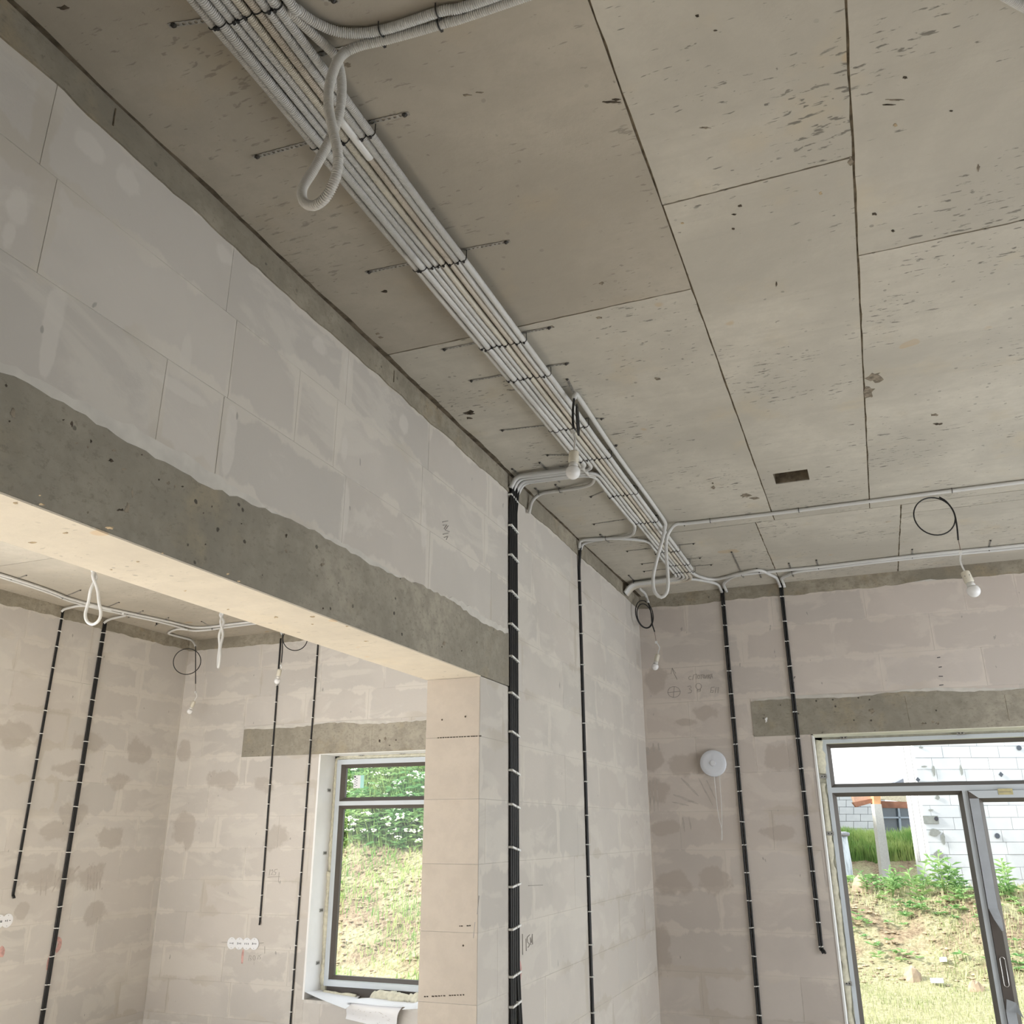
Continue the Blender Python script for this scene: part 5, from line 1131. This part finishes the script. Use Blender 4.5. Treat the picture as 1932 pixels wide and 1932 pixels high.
# ---------------------------------------------------------------- temporary bulbs hanging from coiled cables
def hang_lamp(label, y, cable_px, ring, wire_px, sock, bulb_px, turns=1, cable_r=.0042, rn=None, s=1.0, marks=False):
    Q = lambda p: on_y(p[0], p[1], y)
    a, b = Q(sock[0]), Q(bulb_px); d = (b - a).normalized()
    t = thing('hanging_bulb', label, 'lamp', b, 'temporary bulbs on bare wires')
    mb = MB(); mb.tube(smooth_path([Q(p) for p in cable_px], .01), cable_r, 7); part(mb, 'cable', M['black'], t, True)
    (cu, cv), ru, rv = ring; c = Q((cu, cv)); rz = (Q((cu, cv - rv)).z - Q((cu, cv + rv)).z) / 2; rx = (Q((cu + ru, cv)).x - Q((cu - ru, cv)).x) / 2
    tru = Vector((rx, (rz * rz - rx * rx) ** .5 * (1 if rn is None else rn) if rz > rx else 0, 0))
    mb = MB()
    for k in range(turns):
        f = 1 - .14 * k; P = [c + tru * (f * math.cos(w)) + Vector((0, 0, rz * f * math.sin(w) - .012 * k)) + Vector((.002 * k, -.006 * k, 0)) for w in [i * 2 * math.pi / 36 for i in range(37)]]
        mb.tube(P, cable_r * .85, 7)
    part(mb, 'coil', M['black'], t, True)
    n = max(1, len(wire_px) // 2); W1 = [Q(p) for p in wire_px[:n + 1]]; W2 = [Q(p) for p in wire_px[n:]]
    mb = MB(); mb.tube(smooth_path(W1, .01), .0016, 5); part(mb, 'bare_wire', M['copper'], t, True)
    j = W1[-1]; mb = MB(); mb.box(j - Vector((.007, .006, .009)), j + Vector((.007, .006, .009))); part(mb, 'terminal_block', M['white_pvc'], t)
    mb = MB(); mb.tube(smooth_path(W2 + [a], .01), .0024, 6); mb.tube([p + Vector((.004, 0, .001)) for p in smooth_path(W2 + [a], .01)], .0022, 6); part(mb, 'white_wire', M['white_pvc'], t, True)
    L = (b - a).length; rot = d.to_track_quat('Z', 'Y').to_matrix().to_4x4(); Mx = Matrix.Translation(a) @ rot
    R = .0285 * s; sl = max(.03, L - R * .85)
    mb = MB(); mb.lathe([(.008, -.004), (.017 * s, .0), (.0195 * s, .006), (.0200 * s, sl * .72), (.0185 * s, sl * .75)], 18, Mx); part(mb, 'socket', M['socket'], t, True)
    mb = MB(); mb.lathe([(.0150 * s, sl * .70), (.0165 * s, sl * .88), (.0185 * s, sl + R * .02)], 18, Mx); part(mb, 'bulb_base', plain('bulb housing', (.72, .71, .68), .4), t, True)
    prof = []
    for k in range(9):
        w = -.85 + (math.pi / 2 + .85) * k / 8; prof.append((max(.001, R * math.cos(w)), L + R * math.sin(w)))
    mb = MB(); mb.lathe(prof, 20, Mx); part(mb, 'globe', M['bulb'], t, True)
    if marks:
        mb = MB(); side = d.cross(Vector((0, 1, 0))).normalized(); f = Vector((0, -1, 0))
        for k, (ww, hh) in enumerate(((.013, .0022), (.010, .0010), (.011, .0010), (.009, .0010))):
            q = a + d * (sl * .30 + k * .0065 + .002) + f * .0188; q = q - d * d.dot(f) * 0
            mb.prism([q - side * ww - d * hh, q + side * ww - d * hh, q + side * ww + d * hh, q - side * ww + d * hh], f * .0015)
        part(mb, 'print', M['pencil'], t)
hang_lamp('opal bulb hanging in front of the conduit bundle', 2.95, [(1083, 752), (1081, 772), (1081, 798), (1084, 812)], ((1090, 792), 6.5, 26), [(1081, 795), (1082, 808), (1081, 815), (1084, 830), (1083, 845)], [(1083, 852)], (1081, 891), 2, .0048, -1, 1.0)
hang_lamp('opal bulb hanging from the large ring of black cable near the glazed door', 4.80, [(1772, 938), (1785, 946), (1799, 965), (1805, 990), (1808, 1019)], ((1763, 974), 40, 36), [(1808, 1019), (1811, 1032), (1812, 1042), (1811, 1058), (1815, 1070)], [(1820, 1079)], (1837, 1115), 1, .0042, 1, 1.12, True)
hang_lamp('small opal bulb in the room corner under a double black coil', 6.15, [(1223, 1137), (1228, 1155), (1230, 1175), (1235, 1192)], ((1216, 1159), 11, 26), [(1235, 1192), (1237, 1205), (1238, 1212), (1244, 1222), (1242, 1228)], [(1241, 1235)], (1236, 1258), 2, .0045, 1, .88)
hang_lamp('small opal bulb in the corner of the next room', 6.10, [(369, 1219), (369, 1250), (369, 1290)], ((353, 1248), 15, 24), [(369, 1288), (369, 1300), (369, 1306), (371, 1314), (368, 1319)], [(366, 1323)], (358, 1342), 1, .0045, 1, .85)
hang_lamp('small opal bulb hanging between the two cables near the next room window', 6.02, [(533, 1196), (533, 1225), (531, 1250)], ((557, 1205), 14.5, 22), [(531, 1248), (531, 1252), (530, 1256), (531, 1258), (530, 1260)], [(528, 1263)], (523, 1285), 1, .0045, 1, .88)
# ---------------------------------------------------------------- ventilator with pull cord
vc = on_y(1346.5, 1440.5, YF); t = thing('wall_ventilator', 'round white wall ventilator with a pull cord loop', 'ventilator', vc)
RV = Matrix.Translation(vc) @ Matrix.Rotation(math.pi / 2, 4, 'X')
mb = MB(); mb.lathe([(.086, 0), (.088, .004), (.088, .012), (.080, .014)], 40, RV); part(mb, 'back_ring', plain('white ventilator plastic', (.74, .76, .82), .22), t, True)
mb = MB(); mb.lathe([(.074, .012), (.074, .030)], 32, RV); part(mb, 'slot_ring', M['ink'], t)
for k in range(14):
    a = k * 2 * math.pi / 14; mb = MB(); c = RV @ Vector((.0755 * math.cos(a), .0755 * math.sin(a), .021)); mb.box(c - Vector((.003, .011, .003)), c + Vector((.003, .009, .003))); part(mb, 'rib', M['white_pvc'], t)
mb = MB(); mb.lathe([(.078, .027), (.086, .028), (.087, .031), (.085, .0335)], 48, RV); part(mb, 'cover_rim', plain('ventilator rim', (.74, .77, .84), .2), t, True)
mb = MB(); mb.lathe([(.085, .0330), (.0845, .0336), (.060, .0352), (.0205, .0378)], 48, RV); part(mb, 'cover', plain('glossy white cover', (.74, .77, .84), .2), t, True)
mb = MB(); mb.lathe([(.0200, .0370), (.0195, .0425), (.0165, .0440)], 28, RV); part(mb, 'centre_cap', plain('cap', (.76, .78, .84), .25), t, False)
mb = MB(); P = [on_y(u, v, YF - .02) for u, v in ((1347.5, 1464), (1350, 1490), (1353, 1520), (1357, 1545), (1361.5, 1563), (1363, 1578), (1362.4, 1585), (1361, 1583), (1361.5, 1570), (1362, 1545), (1361, 1515), (1359, 1485), (1357.5, 1462))]
mb.tube(smooth_path(P, .01), .0019, 6); part(mb, 'pull_cord', M['white_pvc'], t, True)

# ---------------------------------------------------------------- round paper tags with ink notes, red marks, handwriting
def disc_on(wall, u, v, r, label, grp, seed):
    c = on_y(u, v, YF) if wall == 'F' else on_x(u, v, XS); nv = Vector((0, -1, 0)) if wall == 'F' else Vector((1, 0, 0)); e = Vector((1, 0, 0)) if wall == 'F' else Vector((0, 1, 0))
    lift = .002 + .0012 * (seed % 4); t = thing('paper_tag', label, 'tag', c, grp); mb = MB(); c = c + nv * lift
    mb.prism([c + e * (r * math.cos(k * math.pi / 12)) + Vector((0, 0, r * math.sin(k * math.pi / 12))) for k in range(24)], nv * .001); part(mb, 'disc', M['paper'], t)
    rnd = random.Random(seed); mb = MB(); q = c + nv * .0015
    for k in range(3):
        o = q + e * (-.018 + k * .016); w = .009; h = .010
        st = ([(0, 1), (0, -1)], [(0, 1), (.9, .4), (0, 0), (.9, -.6), (0, -1)], [(0, 1), (0, -1), (.9, -1), (.9, 1)], [(0, 0), (1, 0)], [(0, .6), (.6, 0), (0, -.6)])[rnd.randrange(5)]
        mb.tube([o + e * (x_ * w) + Vector((0, 0, y_ * h * .6)) for x_, y_ in st], .0022, 5)
    part(mb, 'note', M['ink'], t)
    mb = MB()
    for s_ in (-1, 1): mb.prism([q + Vector((0, 0, s_ * r * .75)) + e * (.0025 * math.cos(k)) + Vector((0, 0, .0025 * math.sin(k))) for k in range(6)], nv * .001)
    part(mb, 'pin_hole', M['pencil'], t)
for k, (u, v) in enumerate(((437.5, 1779.5), (452, 1780), (466.5, 1780.5), (480.5, 1780.5))):
    disc_on('F', u, v, .043, ('round white tag at the corner end of the row of four', 'second round white tag of four from the room corner', 'third round white tag of four, above the red mark', 'round white tag at the window end of the row of four')[k], 'row of round tags', k)
disc_on('S', 13, 1737, .044, 'round white tag on the side wall of the next room', 'side wall tags', 6); disc_on('S', -3, 1739, .044, 'round white tag cut off by the picture edge', 'side wall tags', 5)
def strokes(name, wall, polys, mat, label, r=.0013, cat='handwriting'):
    f = {'F': lambda p: on_y(p[0], p[1], YF - .0015), 'L': lambda p: on_x(p[0], p[1], XL + .0015), 'S': lambda p: on_x(p[0], p[1], XS + .0015)}[wall]
    mb = MB()
    for pl in polys: mb.tube([f(p) for p in pl], r, 5)
    return tag(mb.build(name, M[mat]), label, cat)
def z6(*pts): return [(1180 + x * .207, 1080 + y * .207) for x, y in pts]
def circ(cx, cy, rx, ry, a0=0, a1=6.283, n=14): return [(cx + rx * math.cos(a0 + (a1 - a0) * k / n), cy + ry * math.sin(a0 + (a1 - a0) * k / n)) for k in range(n + 1)]
strokes('pencil_arrow', 'F', [z6((470, 975), (440, 915), (425, 870)), z6((415, 925), (425, 870), (460, 920))], 'pencil', 'pencilled arrow pointing up to the corner lamp')
strokes('pencil_note', 'F', [z6(*circ(590, 962, 13, 16, .7, 5.6, 8)),
    z6((612, 978), (622, 932), (652, 928), (645, 972)), z6(*circ(668, 952, 10, 17)), z6((680, 936), (712, 930)), z6((697, 934), (691, 972)), z6(*circ(717, 950, 9, 15)), z6((728, 970), (745, 932), (748, 968)), z6((760, 928), (755, 968)), z6((780, 926), (757, 948), (778, 966)), z6((772, 972), (790, 924), (795, 966)), z6((777, 952), (794, 950))],
    'pencil', 'pencilled note saying from the ceiling, under the arrow')
strokes('pencil_target', 'F', [z6(*circ(443, 1090, 57, 50)), z6((383, 1097), (502, 1082)), z6((446, 1040), (438, 1142))], 'pencil', 'pencilled circle with a cross inside, below the arrow', .0013)
strokes('pencil_digit', 'F', [z6((566, 1042), (592, 1034), (600, 1048), (580, 1062), (606, 1076), (598, 1096), (570, 1100))], 'pencil', 'pencilled digit 3 beside the bulb sketch', .0013)
strokes('pencil_bulb_sketch', 'F', [z6(*circ(667, 1038, 28, 27)), z6((658, 1062), (655, 1088), (682, 1085), (684, 1060)), z6((650, 1075), (690, 1071))], 'pencil', 'pencilled sketch of a light bulb above the damp patch', .0013)
strokes('pencil_letters', 'F', [z6((812, 1044), (782, 1050), (775, 1096), (798, 1094), (803, 1076), (778, 1072)), z6((818, 1098), (826, 1050), (852, 1046), (842, 1100))], 'pencil', 'two pencilled capital letters beside the bulb sketch', .0013)
def zc(*pts): return [(400 + x * .1346, 1600 + y * .1346) for x, y in pts]
strokes('pencil_number', 'F', [zc((815, 300), (800, 385)), zc((828, 322), (848, 303), (856, 328), (828, 376), (862, 372)), zc((916, 298), (882, 301), (872, 336), (896, 344), (886, 374), (866, 380)), zc((778, 410), (955, 400)), zc((940, 340), (930, 480))], 'pencil_faint', 'pencilled number 125 underlined, beside the black cable', .0018)
strokes('pencil_marks', 'F', [zc((135, 1320), (218, 1322)), zc((668, 1332), (722, 1329)), zc((740, 1380), (738, 1480)), zc((525, 1500), (512, 1580)), zc((540, 1505), (550, 1530), (535, 1545), (552, 1560), (535, 1580)), zc(*circ(590, 1540, 16, 34)), zc((650, 1500), (640, 1560)), zc((690, 1495), (668, 1500), (664, 1525), (682, 1535), (670, 1560))], 'pencil_faint', 'faint pencil marks around the row of four tags', .0014)
def zl(*pts): return [(920 + x * .12, 1700 + y * .12) for x, y in pts]
strokes('pencil_length', 'L', [zl((548, 520), (552, 845)), zl((605, 590), (609, 785)), zl((662, 533), (622, 572), (630, 650), (655, 665), (655, 705), (635, 728)), zl((672, 575), (680, 690)), zl((672, 575), (690, 650), (705, 520)), zl((703, 520), (708, 680))], 'pencil_faint', 'pencilled length note 15 beside the widest cable bundle', .0022)
strokes('pencil_dashes', 'F', [[(1768, 1241), (1774, 1240)], [(1771, 1259), (1777, 1258)], [(1771, 1276), (1779, 1276)], [(1772, 1293), (1780, 1292)], [(1500, 1276), (1498, 1280)], [(1498, 1287), (1497, 1290)]], 'ink', 'short dark dashes above the lintel', .0024, 'marks')
strokes('wall_scribble', 'L', [[(835, 985), (845, 983)], [(836, 991), (843, 990), (838, 998)], [(846, 992), (840, 1000), (848, 1003)], [(836, 1008), (846, 1006)], [(838, 1014), (845, 1012), (842, 1018)]], 'pencil_faint', 'faint pencil scribble high on the dividing wall', .0018)
for k, pl in enumerate(([(904, 1690), (900, 1725)], [(896, 1740), (893, 1770)], [(997, 1671), (1024, 1670)])):
    strokes('scratch', 'L', [pl], 'pencil_faint', ('slanting scratch near the jamb, upper one', 'slanting scratch near the jamb, lower one', 'level scratch right of the widest cable bundle')[k], .0016, 'marks')
def smear(wall, pts, w, label):
    f = {'F': lambda p: on_y(p[0], p[1], YF - .0008), 'L': lambda p: on_x(p[0], p[1], XL + .0008), 'S': lambda p: on_x(p[0], p[1], XS + .0008)}[wall]
    mb = MB(); P = smooth_path([f(p) for p in pts], .02); n = len(P); mb.tube(P, w, 7, [w * (.5 + .5 * math.sin(math.pi * (k + .6) / (n + .6))) for k in range(n)]);
    ax = 1 if wall == 'F' else 0; base = YF if wall == 'F' else (XL if wall == 'L' else XS)
    mb.v = [tuple((base + (q - base) * .08) if i == ax else q for i, q in enumerate(v)) for v in mb.v]
    tag(mb.build('red_mark', M['red']), label, 'paint mark', 'red paint marks on the walls')
smear('F', [(459, 1792), (457.5, 1803), (456.5, 1818)], .012, 'red paint streak under the row of four tags'); smear('S', [(108, 1770), (113, 1775), (111, 1788), (105, 1796)], .022, 'red paint loop beside the thick side wall cable'); smear('S', [(96, 1800), (92, 1815), (90, 1830)], .016, 'red paint tail below the loop on the side wall')
smear('S', [(0, 1788), (3, 1795), (1, 1806)], .03, 'red paint mark at the picture edge'); smear('L', [(963.5, 1775), (963.5, 1800), (964.5, 1840)], .016, 'red paint stripe on the beam side of the widest cable bundle'); smear('L', [(980, 1815), (981.5, 1830), (980.5, 1848)], .020, 'red paint stripe on the window side of the widest cable bundle')

# ---------------------------------------------------------------- papers on the window sill
SZ = LW[2] + .004
def sheet(name, corners, bend, label, seed, n=8):
    """corners: four points; bend(u, v) lifts the sheet"""
    A, B, C, D = [Vector(c) for c in corners]; mb = MB()
    for lay in (0, 1):
        for j in range(n + 1):
            for i in range(n + 1):
                u, v = i / n, j / n; p = A.lerp(B, u).lerp(D.lerp(C, u), v); p = p + bend(u, v) + Vector((0, 0, -.0006 * lay)); mb.v.append(tuple(p))
    m = (n + 1) ** 2
    for lay in (0, 1):
        for j in range(n):
            for i in range(n):
                a = lay * m + j * (n + 1) + i; q = (a, a + 1, a + n + 2, a + n + 1); mb.f.append(q if lay == 0 else q[::-1])
    o = mb.build(name, M['paper'], None, True); tag(o, label, 'paper', 'drawings on the sill'); return o
s1 = [on_z(u, v, SZ + .006) for u, v in ((597, 1854), (686, 1874), (652, 1904), (557, 1878))]
sheet('paper_sheet', s1, lambda u, v: Vector((0, 0, .030 * (1 - u) ** 2 * v + .03 * (1 - u) ** 3 + .01 * math.sin(u * 3))), 'white sheet of paper curling over the reveal end of the sill', 1)
s3 = [on_z(u, v, SZ + .010) for u, v in ((668, 1886), (800, 1882), (805, 1902), (655, 1894))]
sheet('paper_sheet', s3, lambda u, v: Vector((0, 0, .006 * math.sin(u * 5 + v * 2) + .004)), 'white sheet of paper lying along the sill under the foam', 2)
a = on_z(664, 1893, SZ + .012); b = on_z(762, 1897, SZ + .012); c = on_y(746, 1945, YF - .05); d = on_y(652, 1922, YF - .05)
o2 = sheet('paper_sheet', [a, b, c, d], lambda u, v: Vector((0, -.035 * math.sin(math.pi * min(1, v * 1.2)), .022 * math.sin(math.pi * v))), 'printed drawing sheet folded down over the sill edge', 3)
mb = MB(); rnd = random.Random(5)
for k in range(26):
    u, v = rnd.uniform(.12, .85), rnd.uniform(.45, .9); p = a.lerp(b, u).lerp(d.lerp(c, u), v) + Vector((0, -.035 * math.sin(math.pi * min(1, v * 1.2)) - .002, .022 * math.sin(math.pi * v) + .001)); e = (b - a).normalized() * rnd.uniform(.006, .022)
    mb.tube([p, p + e + Vector((0, 0, rnd.uniform(-.006, .006)))], .0007, 4)
mb.build('print', M['pencil_faint'], o2)
s4 = [on_z(u, v, SZ + .016) for u, v in ((770, 1896), (806, 1890), (806, 1912), (758, 1908))]
sheet('paper_sheet', s4, lambda u, v: Vector((0, 0, .02 * u + .01 * v)), 'stack of white sheets half hidden by the jamb', 4)
